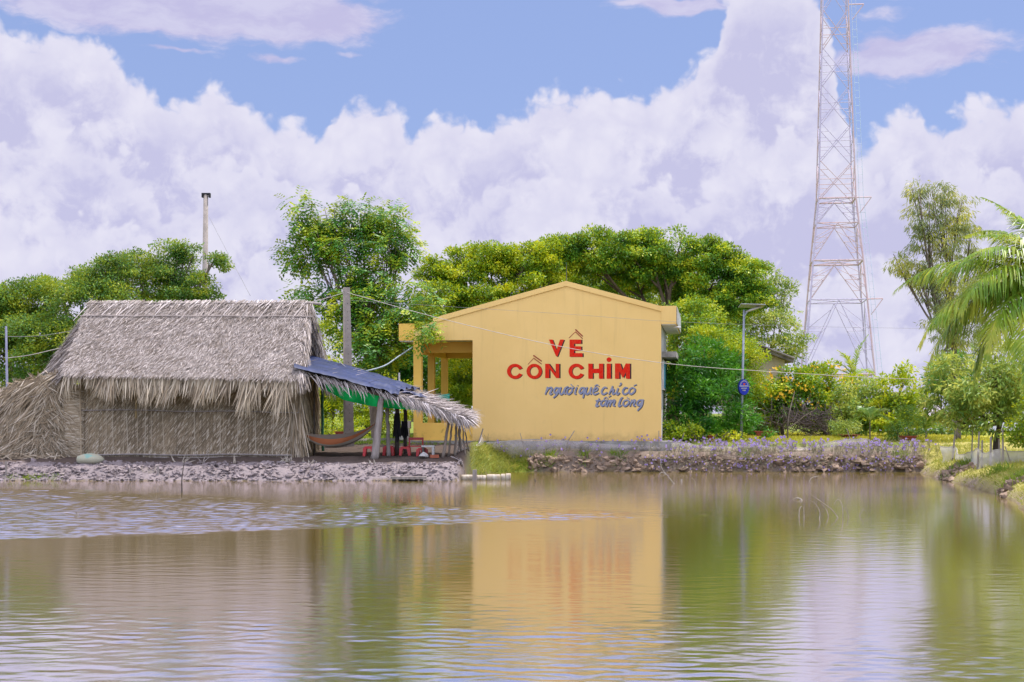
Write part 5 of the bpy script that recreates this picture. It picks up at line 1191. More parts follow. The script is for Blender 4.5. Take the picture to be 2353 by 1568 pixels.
v = np.stack([v[:, 0] * math.cos(a) - v[:, 2] * math.sin(a), v[:, 1], v[:, 0] * math.sin(a) + v[:, 2] * math.cos(a)], 1); mb.add(v + hp, ICO_F); mb.build('lamp_head', m_wht, lamp, smooth=True)
sc_ = P(1710, 890, 48.85); sign = thing('oval_sign', 'blue oval sign with white lettering and a red shield on the lamp pole', 'sign', sc_)
mb = MB(); n = 36; th = np.arange(n) / n * 2 * math.pi; rx, rz = .175, .265
def disc(y0, y1, rx, rz, dx=0.0): 
    v = [(sc_[0] + dx + rx * math.cos(q), sc_[1] + y0, sc_[2] + rz * math.sin(q)) for q in th] + [(sc_[0] + dx + rx * math.cos(q), sc_[1] + y1, sc_[2] + rz * math.sin(q)) for q in th]
    return v, [tuple(range(n)), tuple(range(2 * n - 1, n - 1, -1))] + [(i, i + n, (i + 1) % n + n, (i + 1) % n) for i in range(n)]
mb.add(*disc(0, .05, rx, rz)); mb.build('board', mat('blue_enamel', (.012, .03, .42), (.01, .025, .36), rough=.4), sign)
mb = MB(); mb.add(*disc(.052, .10, rx * 1.02, rz * 1.03, -.035)); mb.build('back_plate', mat('dark_blue_paint', (.02, .04, .13)), sign)
def rowmarks(z, w, h, k):                                   # a row of small white capitals, too small to read
    mb = MB()
    for j in range(k):
        x0 = -w + 2 * w * j / k
        mb.box(sc_[0] + x0, sc_[0] + x0 + 2 * w / k * .72, sc_[1] - .004, sc_[1] - .0005, sc_[2] + z, sc_[2] + z + h)
    mb.build('lettering', m_wht, sign)
rowmarks(.020, .155, .040, 13); rowmarks(-.055, .10, .036, 9); rowmarks(-.128, .055, .038, 5)
mb = MB()
for j in range(11):
    q = math.radians(152 - j * 12.4); mb.box(-.011, .011, -.004, -.0005, -.017, .017, lambda x, y, z: (sc_[0] + .14 * math.cos(q) + x * math.sin(q) + z * math.cos(q), sc_[1] + y, sc_[2] + .215 * math.sin(q) - x * math.cos(q) + z * math.sin(q)))
mb.build('lettering', m_wht, sign)
mb = MB(); sh_ = [(-.038, .135), (.038, .135), (.038, .10), (0, .045), (-.038, .10)]; mb.add([(sc_[0] + x, sc_[1] - .006, sc_[2] + z) for x, z in sh_], [(0, 1, 2, 3, 4)])
mb.build('red_shield', mat('red_enamel', (.62, .09, .04)), sign)
# ruined house and far house
m_old = mat('stained_old_render', (.42, .36, .29), (.16, .13, .10), scale=.9, rough=.95, lo=.42, hi=.6, bump=.3)
m_oldr = mat('weathered_roof', (.19, .17, .16), (.09, .08, .075), scale=2, rough=.95)
RD = 62; ru = thing('ruined_house', 'derelict house with stained walls and a sloping grey roof behind the shrubs', 'house', (X(1770, RD), RD + 2, 1.0))
xl, xr, xm = X(1690, RD), X(1816, RD), X(1712, RD)
zr, ze = Z(786, RD), Z(826, RD)
mb = MB(); v = [(xl, RD, .9), (xr - .25, RD, .9), (xr - .25, RD, ze - .05), (xm, RD, zr - .05), (xl, RD, zr - .3)]; mb.add(v + [(a, b + 4, c) for a, b, c in v], [(0, 1, 2, 3, 4), (9, 8, 7, 6, 5), (1, 6, 7, 2), (0, 4, 9, 5), (3, 8, 9, 4), (2, 7, 8, 3)]); wl = mb.build('wall', m_old, ru)
mb = MB(); quadmesh(mb, np.array((xm - .1, RD - .4, zr + .05)), np.array((xr + .1, RD - .4, ze - .02)), np.array((xr + .1, RD + 4.4, ze - .02)), np.array((xm - .1, RD + 4.4, zr + .05)), .14); rfr = mb.build('roof', m_oldr, ru)
mb = MB(); quadmesh(mb, np.array((xm - .12, RD - .4, zr + .06)), np.array((xm - 2.2, RD - .4, zr - .6)), np.array((xm - 2.2, RD + 4.4, zr - .6)), np.array((xm - .12, RD + 4.4, zr + .06)), .14); mb.build('roof', m_oldr, ru)
mb = MB(); mb.tube([(xm - .1, RD - .42, zr + .08), (xr + .1, RD - .42, ze + .02)], .06, 6); mb.build('eave_board', m_oldr, rfr)
mb = MB(); mb.box(X(1760, RD), X(1790, RD), RD - .03, RD - .003, 1.2, 2.6); mb.build('doorway', m_thd, wl)
fh = thing('distant_house', 'low house with a pale tin roof beyond the far pond', 'house', (X(2160, 105), 107, 1.0))
m_tin = mat('pale_tin_roof', (.36, .31, .34), (.28, .24, .26), scale=.6, rough=.6, stretch=(4, 1, 1))
x0, x1 = X(2112, 105), X(2192, 105); za, zb = Z(934, 105), Z(957, 105)
mb = MB(); quadmesh(mb, np.array((x0, 105, zb)), np.array((x1, 105, zb)), np.array((x1, 108.5, za + .1)), np.array((x0, 108.5, za + .1)), .08); mb.build('roof', m_tin, fh)
mb = MB(); quadmesh(mb, np.array((x1 + .05, 104.5, zb - .1)), np.array((X(2262, 105), 104.5, zb - .1)), np.array((X(2262, 105), 107, zb + .25)), np.array((x1 + .05, 107, zb + .25)), .08); mb.build('lean_to_roof', m_tin, fh)
mb = MB(); mb.box(x0 + .3, x1 + 1.8, 106, 111, .9, zb - .15); mb.build('wall', mat('grey_plank_wall', (.20, .17, .17), (.14, .12, .12), scale=2, stretch=(6, 1, 1)), fh)
mb = MB(); mb.box(x1 - .9, x1 + .1, 105.6, 105.98, .95, 2.0); mb.build('door', mat('orange_door', (.36, .14, .05)), fh)
# concrete blocks left of the porch
for (x0, x1, y0, y1, lb) in ((908, 941, 986, 1012, 'long grey concrete block stacked at the left corner of the porch'), (922, 944, 968, 985.5, 'upper grey concrete block on the stack at the left corner of the porch')):
    mb = MB(); mb.box(X(x0, 48.6), X(x1, 48.6), 48.5, 48.8, Z(y1, 48.6), Z(y0, 48.6)); o = mb.build('concrete_block', m_wht); tag(o, lb, 'block', 'concrete blocks by the porch')
    bv = o.modifiers.new('edge', 'BEVEL'); bv.width = .02; bv.segments = 2
mb = MB(); mb.box(X(850, 48.9), X(950, 48.9), 48.8, 49.0, .9, 1.04); tag(mb.build('low_kerb', m_conc), 'low grey concrete kerb behind the shelter', 'kerb')
# potted plants
m_terra = mat('terracotta', (.34, .075, .045), (.26, .06, .04), scale=4, rough=.7); m_soil = mat('pot_soil', (.06, .045, .03))
def pot(px, D, w, h, label, clumps=None, m=None, round_=True, dz=0.0, L=.08):
    b = np.array(on_ground(px, D, dz)); t_ = thing('potted_plant' if clumps else 'plant_pot', label, 'potted plant' if clumps else 'pot', b, 'terracotta planters')
    mb = MB(); n = 20
    prof = [(.70, 0), (.80, .5), (.92, .85), (1.04, .87), (1.04, 1.0), (.92, 1.0), (.88, .85)]
    rr = []
    for f, z in prof:
        for q in range(n):
            a = q / n * 2 * math.pi; cx_, sy_ = math.cos(a), math.sin(a)
            if not round_: cx_, sy_ = np.sign(cx_) * abs(cx_) ** .35, np.sign(sy_) * abs(sy_) ** .35
            rr.append(b + np.array((w / 2 * f * cx_, (w / 2 if round_ else .17) * f * sy_, h * z)))
    mb.add(rr, [(i * n + j, i * n + (j + 1) % n, (i + 1) * n + (j + 1) % n, (i + 1) * n + j) for i in range(len(prof) - 1) for j in range(n)] + [tuple(range(n))[::-1]]); mb.build('pot', m_terra, t_, smooth=round_)
    mb = MB(); mb.add([b + np.array((w / 2 * .88 * math.cos(q / n * 6.2832), (w / 2 if round_ else .17) * .88 * math.sin(q / n * 6.2832), h * .86)) for q in range(n)], [tuple(range(n))]); mb.build('soil', m_soil, t_)
    if clumps:
        mb = MB(); c0 = P(*clumps[0][:3]); q = bez([b + UP * h * .8, mid(b + UP * h * .8, c0) + np.array((.03, 0, 0)), c0], 8); mb.tube(q, np.linspace(.03, .015, len(q)), 6); mb.build('stem', m_bark, t_)
        mb = MB(); crown(mb, clumps, 1300, L, L * .5); mb.build('leaves', m, t_)
pot(1754, 48.6, .62, .17, 'long red planter trough with short dark green plants on the lawn edge', [(1754, 994, 48.6, 26, 9)], lf_dark, False, .20)
pot(1950, 50.5, .74, .13, 'wide shallow red planter half hidden by purple flowers', [(1945, 985, 50.5, 36, 26)], lf_grey, True, .02)
pot(2086, 48.2, .66, .14, 'broad red bowl planter with a bushy shrub at the right end of the lawn', [(2085, 985, 48.6, 36, 32), (2080, 960, 48.6, 28, 24)], lf_mid, True, .10)
pot(1634, 48.3, .30, .22, 'small dark red pot among the bushes before the dense shrub', None, None, True)
pot(788, 49.5, .58, .25, 'red rectangular planter behind the hammock', None, None, False, .05)
# dark brush heap and bare sapling
mb = MB()
for k in range(420):
    p = P(1850 + rng.normal() * 38, 968 + rng.normal() * 14, 53 + rng.normal() * .4); p[2] = max(p[2], 1.0); d = nrm(np.array((rng.normal(), rng.normal(), rng.normal() * .8 + .3))) * rng.uniform(.3, .8)
    mb.tube([p, p + d * .5 + rng.normal(size=3) * .05, p + d], [.012, .009, .004], 4)
tag(mb.build('brush_heap', mat('dry_twigs', (.10, .075, .075), (.06, .045, .045))), 'heap of dark dry twigs at the back of the lawn', 'brushwood')
mb = MB(); b = np.array(on_ground(1810, 49.5, 0)); t2 = P(1826, 900, 50)
mb.tube(bez([b, P(1812, 960, 49.5), t2], 10), np.linspace(.03, .015, 11), 6)
mb.tube([P(1812, 985, 49.5), P(1850, 955, 49.7), P(1875, 940, 49.9)], [.018, .012, .006], 5); mb.tube([P(1812, 975, 49.5), P(1798, 930, 49.6)], [.014, .006], 5)
tag(mb.build('bare_sapling', m_bark), 'thin bare sapling with forked grey branches on the lawn edge', 'sapling')
# ================================================================== BANK: nets, stakes, flowers, grass
m_net = bpy.data.materials.new('fishing_net'); m_net.use_nodes = True
t = NT(m_net.node_tree); t.n.clear(); o_ = t.add('ShaderNodeOutputMaterial'); df_ = t.add('ShaderNodeBsdfDiffuse'); tp = t.add('ShaderNodeBsdfTransparent'); mx = t.add('ShaderNodeMixShader')
co = t.add('ShaderNodeTexCoord'); df_.inputs[0].default_value = (.52, .46, .45, 1)
t.put(mx.inputs[0], t.m('MULTIPLY_ADD', t.noise(co.outputs['Object'], 5, 4, .6), .5, .12)); t.l.new(tp.outputs[0], mx.inputs[1]); t.l.new(df_.outputs[0], mx.inputs[2]); t.l.new(mx.outputs[0], o_.inputs[0])
m_netw = bpy.data.materials.new('white_net'); m_netw.use_nodes = True
t = NT(m_netw.node_tree); t.n.clear(); o_ = t.add('ShaderNodeOutputMaterial'); df_ = t.add('ShaderNodeBsdfDiffuse'); tp = t.add('ShaderNodeBsdfTransparent'); mx = t.add('ShaderNodeMixShader'); trn = t.add('ShaderNodeBsdfTranslucent'); m2_ = t.add('ShaderNodeMixShader')
df_.inputs[0].default_value = (.72, .68, .70, 1); trn.inputs[0].default_value = (.7, .66, .7, 1); co = t.add('ShaderNodeTexCoord')
t.l.new(df_.outputs[0], m2_.inputs[1]); t.l.new(trn.outputs[0], m2_.inputs[2]); m2_.inputs[0].default_value = .4
t.put(mx.inputs[0], t.m('MULTIPLY_ADD', t.noise(co.outputs['Object'], 4, 3, .6), .4, .42)); t.l.new(tp.outputs[0], mx.inputs[1]); t.l.new(m2_.outputs[0], mx.inputs[2]); t.l.new(mx.outputs[0], o_.inputs[0])
def net(name, label, top, D, m, dz=-.02, edge=.012, n=90, Dfn=None, group=None):
    tx = np.linspace(top[0][0], top[-1][0], n); ty = np.interp(tx, [q[0] for q in top], [q[1] for q in top])
    rows = 6; g = np.zeros((rows, n, 3))
    for i in range(n):
        d = Dfn(tx[i]) if Dfn else D; a = P(tx[i], ty[i], d); zg = gz(a[0], d) + dz
        for r in range(rows):
            f = r / (rows - 1); g[r, i] = (a[0] + .04 * math.sin(tx[i] * .31 + r), d - .10 * math.sin(f * 3.14) + .05 * math.sin(tx[i] * .17) * f, a[2] + (zg - a[2]) * f)
    t_ = thing(name, label, 'net', g[-1, n // 2], group)
    mb = MB(); mb.add(g.reshape(-1, 3), [(r * n + i, r * n + i + 1, (r + 1) * n + i + 1, (r + 1) * n + i) for r in range(rows - 1) for i in range(n - 1)]); mb.build('mesh', m, t_, smooth=True)
    mb = MB(); mb.tube(g[0], edge, 5); mb.build('edge_rope', m_rope, t_)
G_n = 'fishing nets strung along the banks'
net('fishing_net', 'grey fishing net strung low along the bank before the lettered wall', [(1116, 1018), (1145, 1016), (1197, 1011), (1227, 1010), (1296, 1012), (1317, 1015), (1366, 1020), (1425, 1024), (1509, 1024), (1561, 1016)], 46.75, m_net, group=G_n)
net('fishing_net', 'grey fishing net continuing in shallow swags right of the yellow building', [(1562, 1016), (1614, 1026), (1682, 1027), (1732, 1020), (1769, 1028), (1839, 1031), (1878, 1024), (1915, 1014), (1943, 1011), (1991, 1009)], 46.75, m_net, group=G_n)
net('fishing_net', 'pale net sagging between the shelter poles and the first bank stake', [(1046, 1000), (1060, 1012), (1072, 1030), (1090, 1030), (1103, 1012), (1110, 1000)], 44.0, m_net, group=G_n, Dfn=lambda q: 42.4 + (q - 1046) / 64 * 3.8)
mb = MB()                                                  # net hanging down the shelter's end to the water
rows = []
for f in np.linspace(0, 1, 14):
    for w_ in np.linspace(0, 1, 7):
        px = 1034 + 62 * f + w_ * (16 + 6 * f); D = 41.6 - .9 * f; pz = P(px, 1000 + 95 * f, D); zz = gz(pz[0], D) + .035 + .12 * max(0, .3 - f); rows.append((pz[0], D + .15 * math.sin(w_ * 6), zz + .03 * math.sin(w_ * 11)))
mb.add(rows, [(i * 7 + j, i * 7 + j + 1, (i + 1) * 7 + j + 1, (i + 1) * 7 + j) for i in range(13) for j in range(6)])
tag(mb.build('draped_net', m_net, smooth=True), 'beige net draped from the shelter poles down the slope to the floats', 'net', G_n)
wr = [(2246, 1030), (2256, 1040), (2268, 1042), (2275, 1036), (2287, 1035), (2299, 1031), (2306, 1034), (2314, 1038), (2353, 1038), (2400, 1036)]
net('white_net', 'white net fence with stakes in the grass at the right edge', wr, 38.6, m_netw, group=G_n)
net('white_net', 'short piece of white net between two stakes at the left end of the grassy bank', [(2162, 1026), (2178, 1029), (2193, 1026)], 44.3, m_netw, group=G_n)
net('white_net', 'low slack white net joining the two net fences on the grassy bank', [(2195, 1030), (2205, 1046), (2222, 1042), (2246, 1032)], 40.5, m_netw, group=G_n, Dfn=lambda q: 44.3 - (q - 2195) / 51 * 5.6)
G_k = 'wooden stakes holding nets'
def stake(pts, r, label):
    q = [P(*s_) for s_ in pts]; q[0][2] = gz(q[0][0], q[0][1]) - .05; mb = MB(); c = bez(q, 10) if len(q) > 2 else np.array(q); mb.tube(c, np.linspace(r, r * .7, len(c)), 6); tag(mb.build('net_stake', m_pole), label, 'stake', G_k)
for pts, r, lb in (([(1297, 1043, 46.7), (1302, 1020, 46.7), (1320, 990, 46.7)], .022, 'dark curved net stake leaning right before the lettered wall'), ([(1514, 1043, 46.7), (1514, 990, 46.7)], .018, 'thin upright net stake before the right part of the lettered wall'), ([(1212, 1043, 46.7), (1195, 995, 46.7)], .015, 'thin net stake leaning left before the lettered wall'),
                   ([(1098, 1030, 45.9), (1104, 1005, 45.9), (1110, 985, 45.9)], .03, 'forked net stake right of the shelter poles'), ([(1558, 1040, 46.7), (1572, 995, 46.7)], .016, 'thin net stake at the right corner of the yellow building'), ([(2188, 1050, 44.3), (2195, 990, 44.3)], .035, 'tall thick stake at the right end of the short white net'),
                   ([(2232, 1035, 41), (2235, 985, 41)], .022, 'slim tall stake between the two white nets'), ([(2246, 1040, 38.7), (2250, 992, 38.7)], .03, 'leaning stake at the left end of the white net fence'), ([(2256, 1050, 38.6), (2257, 1012, 38.6)], .03, 'short stake second in the white net fence'),
                   ([(2276, 1050, 38.6), (2277, 1004, 38.6)], .04, 'thick pale stake third in the white net fence'), ([(2305, 1068, 38.5), (2304, 985, 38.5)], .032, 'tallest stake of the white net fence'), ([(2326, 1060, 38.4), (2309, 1026, 38.5)], .02, 'diagonal prop bracing the tallest stake'), ([(2298, 1040, 38.9), (2296, 1010, 38.9)], .03, 'short stake just behind the tallest stake'), ([(1963, 1040, 47.2), (1945, 985, 47.2)], .015, 'thin bare stick leaning left among the purple flowers')):
    stake(pts, r, lb)
def blades(mb, x, y, h, w=.012, lean=.5, rnd=None, tall=0):
    N = len(x); z = ground_z(x, y) - .02; p = np.stack([x, y, z], 1)
    d = np.stack([rng.normal(size=N) * lean, rng.normal(size=N) * lean, np.ones(N)], 1)
    nn = np.stack([rng.normal(size=N) * .5, -np.ones(N), rng.normal(size=N) * .3], 1)
    strips(mb, p, d, nn, h, w, 0.0, h * .25, .1, rnd)
gr_y = leafmat('yellow_green_grass', (.17, .22, .03), (.36, .37, .05), (.52, .48, .12), .4, clump=1.5)
gr_g = leafmat('fresh_green_grass', (.08, .19, .015), (.19, .32, .02), (.36, .40, .05), .4, clump=1.5)
gr_l = leafmat('lawn_grass', (.30, .31, .03), (.48, .44, .035), (.60, .52, .05), .4, clump=.8)
mb = MB(); N = 52000
x = rng.uniform(9.8, 16.5, N); y = rng.uniform(27, 47.5, N); d = land_d(x, y); dens_ = fbm(x * .8, y * .8)
k = (d > .02) & (x - shore_right(y) > .03) & (rng.random(N) < .25 + 1.6 * (dens_ - .25)); x, y, d = x[k], y[k], d[k]
blades(mb, x, y, rng.uniform(.06, .24, len(x)) * np.clip(.55 + .6 * d, .5, 1.15), .016, .6)
tag(mb.build('bank_grass', gr_y), kind='stuff', label='yellow-green grass covering the right bank', cat='grass')
mb = MB()
for (px, D, s_, n) in ((2225, 40.6, .5, 260), (2345, 33.0, .4, 260), (2300, 36.2, .3, 90)):
    c = (X(px, D), D); x = c[0] + rng.normal(size=n) * s_ * .55; y = c[1] + rng.normal(size=n) * s_ * .6; blades(mb, x, y, rng.uniform(.2, .5, n), .016, .55)
N = 3600; x = rng.uniform(-1.3, .95, N); y = shore_far(x) + rng.uniform(.0, 2.0, N); k = (rng.random(N) < np.clip((.9 - x) / .7, 0, 1) * np.clip((x + 1.35) / .3, 0, 1)); mb2 = MB(); blades(mb2, x[k], y[k], rng.uniform(.12, .42, k.sum()), .014, .7); tag(mb2.build('slope_grass', gr_y), kind='stuff', label='yellow-green grass on the slope between hut bank and lettered wall', cat='grass')
for (px, w_, n) in ((1190, 10, 180), (1222, 9, 140), (1262, 8, 200), (1342, 6, 90), (1420, 10, 120), (1715, 6, 70), (2070, 10, 120)):
    x = X(px, 46.2) + rng.normal(size=n) * w_ / F * 46; y = shore_far(x) + rng.uniform(.05, .5, n); blades(mb, x, y, rng.uniform(.15, .4, n), .013, .7)
for (px, n) in ((30, 90), (60, 120), (95, 120), (130, 80), (80, 60)):
    x = X(px, 40.3) + rng.normal(size=n) * .12; y = shore_far(x) + rng.uniform(.0, .25, n); blades(mb, x, y, rng.uniform(.06, .18, n), .012, .6)
tag(mb.build('green_grass', gr_g), kind='stuff', label='fresh green grass tufts along the water', cat='grass')
mb = MB(); N = 26000; x = rng.uniform(5, 17, N); y = 47.6 + rng.gamma(2.0, 3.2, N); k = (y < 75) & (fbm(x * .7, y * .7) > .30); blades(mb, x[k], y[k], rng.uniform(.06, .20, k.sum()), .025, .6)
tag(mb.build('lawn_grass', gr_l), kind='stuff', label='sunlit yellow lawn right of the building', cat='grass')
mb = MB(); N = 9000; x = rng.uniform(-9, -2, N); y = rng.uniform(47.2, 58, N); k = (np.abs(y - 49.7) > .6) & (rng.random(N) < .9); blades(mb, x[k], y[k], rng.uniform(.05, .2, k.sum()), .02, .6)
tag(mb.build('yard_grass', gr_g), kind='stuff', label='short green grass behind the shelter', cat='grass')
# purple flowers on thin stems
m_stem = leafmat('flower_stems', (.12, .12, .06), (.25, .22, .13), (.40, .36, .24), .3)
m_pet = mat('purple_petals', (.42, .29, .64), (.52, .40, .72), rough=.6, rnd=.25, transl=.35)
ms, mp = MB(), MB()
N = 900; px = 1105 + 1060 * rng.random(N) ** .52; D = rng.uniform(46.15, 47.6, N); x = (px - CX) / F * D
k = (x - shore_right(D) < .6) & ((fbm(x * 1.1, D * 0 + 4) + rng.random(N) * .35) > .48) ; x, D, px = x[k], D[k], px[k]
N = len(x); z = ground_z(x, D); H = rng.uniform(.16, .5, N) * np.where(D > 47.1, .8, 1) * np.where(px < 1520, 1.15, .82)
for rep in range(3):
    d = np.stack([rng.normal(size=N) * .3, rng.normal(size=N) * .3, np.ones(N)], 1)
    strips(ms, np.stack([x, D, z], 1), d, np.stack([rng.normal(size=N) * .5, -np.ones(N), 0 * x], 1), H * (.6 + .4 * rng.random(N)), .010, 0, 0, .6)
    for q in range(3):
        f = rng.uniform(.15, .9, N)[:, None]; p = np.stack([x, D, z], 1) + nrm(d) * H[:, None] * f
        leafquads(ms, p, np.stack([rng.normal(size=N), rng.normal(size=N), rng.normal(size=N) * .3 + .3], 1), np.stack([rng.normal(size=N) * .3, -.5 * np.ones(N), np.ones(N)], 1), rng.uniform(.06, .13, N), .018)
    kk = rng.random(N) < .26
    tip = np.stack([x, D, z], 1) + nrm(d) * H[:, None] * rng.uniform(.75, 1.02, (N, 1))
    for q in range(5):
        a = q * 1.257 + rng.random(N) * .5; leafquads(mp, tip[kk], np.stack([np.cos(a), -.35 * np.ones(N), np.sin(a)], 1)[kk], np.stack([0 * x, -np.ones(N), .5 * np.ones(N)], 1)[kk] + rng.normal(size=(kk.sum(), 3)) * .3, .042, .044, rng.random(kk.sum()))
N = 420; px = 1480 + 620 * rng.random(N); x = X(px, 46.1); y = shore_far(x) + rng.uniform(-.02, .15, N); zz = rng.uniform(.05, .55, N)      # those growing out of the bank face
for q in range(4): leafquads(ms, np.stack([x, y, zz], 1) + rng.normal(size=(N, 3)) * .06, rng.normal(size=(N, 3)) + np.array((0, -.6, .2)), np.array((0, -.7, .7)) + rng.normal(size=(N, 3)) * .3, .11, .03)
kk = rng.random(N) < .5; p = np.stack([x, y - .1, zz], 1)[kk]
for q in range(5):
    a = q * 1.257; leafquads(mp, p, np.stack([np.full(len(p), math.cos(a)), np.full(len(p), -.3), np.full(len(p), math.sin(a))], 1), np.array((0, -1.0, .4)) + rng.normal(size=(len(p), 3)) * .3, .034, .036)
tag(ms.build('flower_stems', m_stem), kind='stuff', label='thin greenish stems of the flowers along the bank', cat='plants')
tag(mp.build('purple_flowers', m_pet), kind='stuff', label='small purple flowers scattered along the bank', cat='flowers')
# ================================================================== FLOATS, TIMBER AND STICKS
m_foam = mat('dirty_foam', (.52, .46, .38), (.36, .29, .21), scale=6, rough=.85, bump=.3)
G_fl = 'floats moored at the bank'
for (x0, x1, y0, y1, D, lb) in ((1060, 1091, 1091, 1104, 40.6, 'pale foam float against the mud slope, left of the mooring stub'), (1093, 1117, 1092, 1104, 40.6, 'pale foam float right of the mooring stub'), (1118, 1150, 1090, 1104, 40.6, 'largest plastic float in the row at the bank corner'), (1151, 1161, 1089, 1103, 40.7, 'narrow plastic float second from the outer end of the row'), (1161.5, 1174, 1088, 1103, 40.7, 'yellowish plastic float at the outer end of the row')):
    mb = MB(); a, b = P(x0, y1, D), P(x1, y0, D); n = 12; hx, hz = (b[0] - a[0]) / 2, (b[2] + .06) / 2; c = ((a[0] + b[0]) / 2, D, hz - .06 + .0)
    v = []; f = []
    for i, (u, s_) in enumerate(((-1, .72), (-.9, .95), (-.3, 1), (-.27, .95), (-.22, 1), (.22, 1), (.27, .95), (.3, 1), (.9, .95), (1, .72))):
        for j in range(n):
            q = j / n * 2 * math.pi; cc, ss = math.cos(q), math.sin(q); v.append((c[0] + hx * u, c[1] + .16 * s_ * np.sign(cc) * abs(cc) ** .6, c[2] + hz * s_ * np.sign(ss) * abs(ss) ** .6))
    f = [(i * n + j, (i + 1) * n + j, (i + 1) * n + (j + 1) % n, i * n + (j + 1) % n) for i in range(9) for j in range(n)] + [tuple(range(n)), tuple(9 * n + j for j in range(n))[::-1]]
    mb.add(v, f); tag(mb.build('float', m_foam, smooth=True), lb, 'float', G_fl)
mb = MB(); b = P(1091.5, 1108, 40.35); mb.box(b[0] - .07, b[0] + .05, 40.28, 40.4, -.3, P(1092, 1080, 40.3)[2]); tag(mb.build('mooring_stub', m_pole), 'squared wooden stub standing between the floats', 'post')
mb = MB(); mb.box(X(898, 39.8), X(980, 39.8), 39.7, 39.95, .06, .13); pk = thing('plank_bench', 'rough plank on short stubs at the water edge', 'plank', (X(940, 39.8), 39.8, 0)); mb.build('plank', m_pole, pk)
for px in (905, 930, 968): mb = MB(); mb.tube([(X(px, 39.8), 39.82, -.3), (X(px, 39.8), 39.82, .058)], .05, 7); mb.build('stub', m_dpole, pk)
mb = MB(); v = ICO_V * np.array((.42, .25, .17)); v = v * (1 + .18 * (fbm(v[:, 0] * 7 + 9, v[:, 2] * 9 + v[:, 1] * 4) - .5)[:, None] * 2); mb.add(v + np.array((X(207, 41.0), 41.0, gz(X(207, 41.0), 41.0) + .12)), ICO_F)
tag(mb.build('net_bundle', mat('pale_bundled_net', (.42, .40, .30), (.24, .42, .36), scale=3.5, rough=.9, bump=.8, bscale=14, lo=.52, hi=.66), smooth=True), 'bundled pale green and beige net lying on the mud below the lean-to', 'net')
m_twig = mat('bleached_twig', (.46, .40, .36), (.30, .25, .22), scale=8); m_dtwig = mat('dark_twig', (.10, .08, .07))
G_t = 'sticks standing in the pond'
def WD(py): return HC * F / (py - HY)
def stick(label, lines, r=.012, m=m_twig, name='driftwood_stick', cat='stick'):
    mb = MB()
    for ln in lines:
        D = WD(max(q[1] for q in ln)) if len(ln[0]) < 3 else ln[0][2]; q = [P(a[0], a[1], D + .02 * i) for i, a in enumerate(ln)]
        lo_ = min(range(len(q)), key=lambda i: q[i][2]); q[lo_][2] -= .05; c = bez(q, 14); mb.tube(c, np.linspace(r, r * .45, len(c)), 5)
    tag(mb.build(name, m), label, cat, G_t)
stick('pale forked stick stub in the rippled water near the left', [[(170, 1187), (178, 1176)], [(174, 1187), (181, 1178)]], .018)
stick('dark thin upright stick in the water before the hut', [[(418, 1133), (418, 1100), (424, 1058)]], .02, m_dtwig)
stick('thin dry weed sprig in the water before the hut', [[(358, 1150), (352, 1125)], [(358, 1150), (362, 1118)], [(358, 1150), (374, 1128)], [(358, 1150), (345, 1138)]], .006)
stick('long bleached branch bending into the water below the building corner', [[(1552, 1112), (1535, 1095), (1520, 1075), (1516, 1045)], [(1530, 1090), (1520, 1086), (1512, 1090)]], .016)
stick('small stump tip poking from the water right of the bleached branch', [[(1566, 1107), (1566, 1101)]], .04)
stick('thin curved reed stalk right of the stump tip', [[(1598, 1115), (1596, 1105), (1589, 1098)]], .008)
stick('pale hooked twig lying at the surface by the far right bank', [[(1857, 1106), (1866, 1098), (1883, 1094)]], .014)
stick('dark floating snag left of the dead branches', [[(1843, 1149), (1830, 1145), (1814, 1149)], [(1846, 1151), (1840, 1146)]], .018)
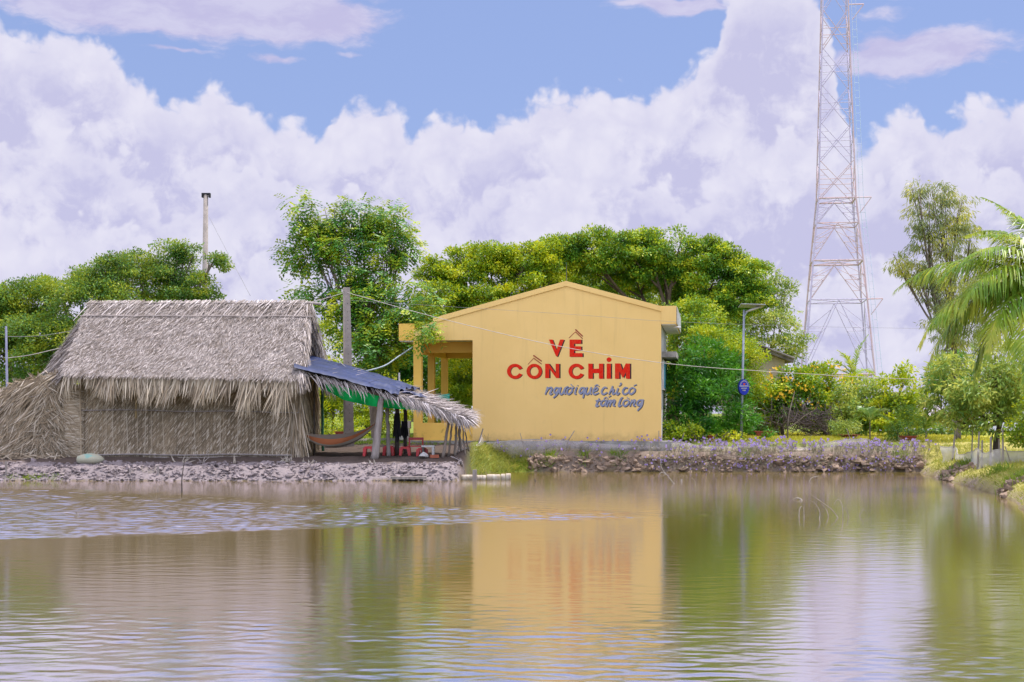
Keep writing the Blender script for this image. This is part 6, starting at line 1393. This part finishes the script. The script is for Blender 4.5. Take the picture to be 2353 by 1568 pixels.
stick('tangle of thin dead branches rising from the pond at right', [[(1836, 1188), (1837, 1172), (1842, 1163)], [(1848, 1190), (1847, 1165)], [(1882, 1192), (1884, 1178), (1874, 1158), (1860, 1150)], [(1906, 1188), (1899, 1172), (1890, 1160)], [(1930, 1190), (1912, 1172), (1890, 1155), (1862, 1136)], [(1937, 1188), (1936, 1165), (1930, 1150), (1922, 1150), (1917, 1160)], [(1951, 1188), (1946, 1168)], [(1970, 1186), (1985, 1168)], [(1936, 1170), (1946, 1163)]], .009, name='dead_branches', cat='branches')
stick('dark snag just breaking the surface below the lettered wall', [[(1231, 1107), (1229, 1101)]], .03, m_dtwig)
m_dry = mat('dry_palm_leaf', (.55, .49, .42), (.40, .34, .27), rough=.8, transl=.2)
G_d = 'dry palm scraps on the mud bank'
def scraps(label, c, n, spread, L, up=.9, sd=.5):
    mb = MB(); b = np.array(on_ground(c[0], c[1], 0)); p = b + np.stack([rng.normal(size=n) * spread, rng.normal(size=n) * .05, np.zeros(n)], 1)
    strips(mb, p, np.stack([rng.normal(size=n) * sd, rng.normal(size=n) * .2, np.full(n, up)], 1), np.array((0, -1.0, .2)) + jit(n, .3), rng.uniform(.5, 1, n) * L, .03, 0, .03, .1); tag(mb.build('palm_scrap', m_dry), label, 'palm leaf', G_d)
scraps('fan of dry palm leaf tips sticking up before the right corner of the hut', (655, 41.1), 12, .12, .32)
scraps('small tuft of dry palm tips on the mud right of the hut corner', (712, 41.0), 8, .14, .2)
scraps('single dry leaf standing before the hut wall below the wall pole', (540, 41.0), 3, .02, .4, 1, .1)
scraps('dry leaves leaning on the mud before the middle of the hut wall', (418, 41.0), 6, .12, .4, .7, .8)
scraps('dry leaf scraps near the water at the left part of the mud bank', (340, 40.3), 8, .25, .3, .6, .7)
scraps('dry leaf tuft on the mud before the low table', (850, 41.0), 7, .12, .2)
stick('bare forked twig stuck in the mud before the hut wall', [[(463, 1072, 41.0), (470, 1052, 41.0), (480, 1035, 41.0)], [(466, 1062, 41.0), (452, 1050, 41.0)], [(468, 1058, 41.0), (482, 1050, 41.0)]], .012)
for (a, b, lb) in ((15, 1060, 'short stake in the mud at the far left edge of the bank'), (245, 1088, 'stubby dark stake at the water line below the net bundle'), (300, 1078, 'thin stake at the water line left of the hut middle'), (364, 1070, 'taller stake at the water line below the hut wall')):
    D = 40.25; mb = MB(); mb.tube([P(a, 1110, D), P(a - 1, b, D)], .03, 6); tag(mb.build('bank_stake', m_pole), lb, 'stake', 'stakes at the water line')
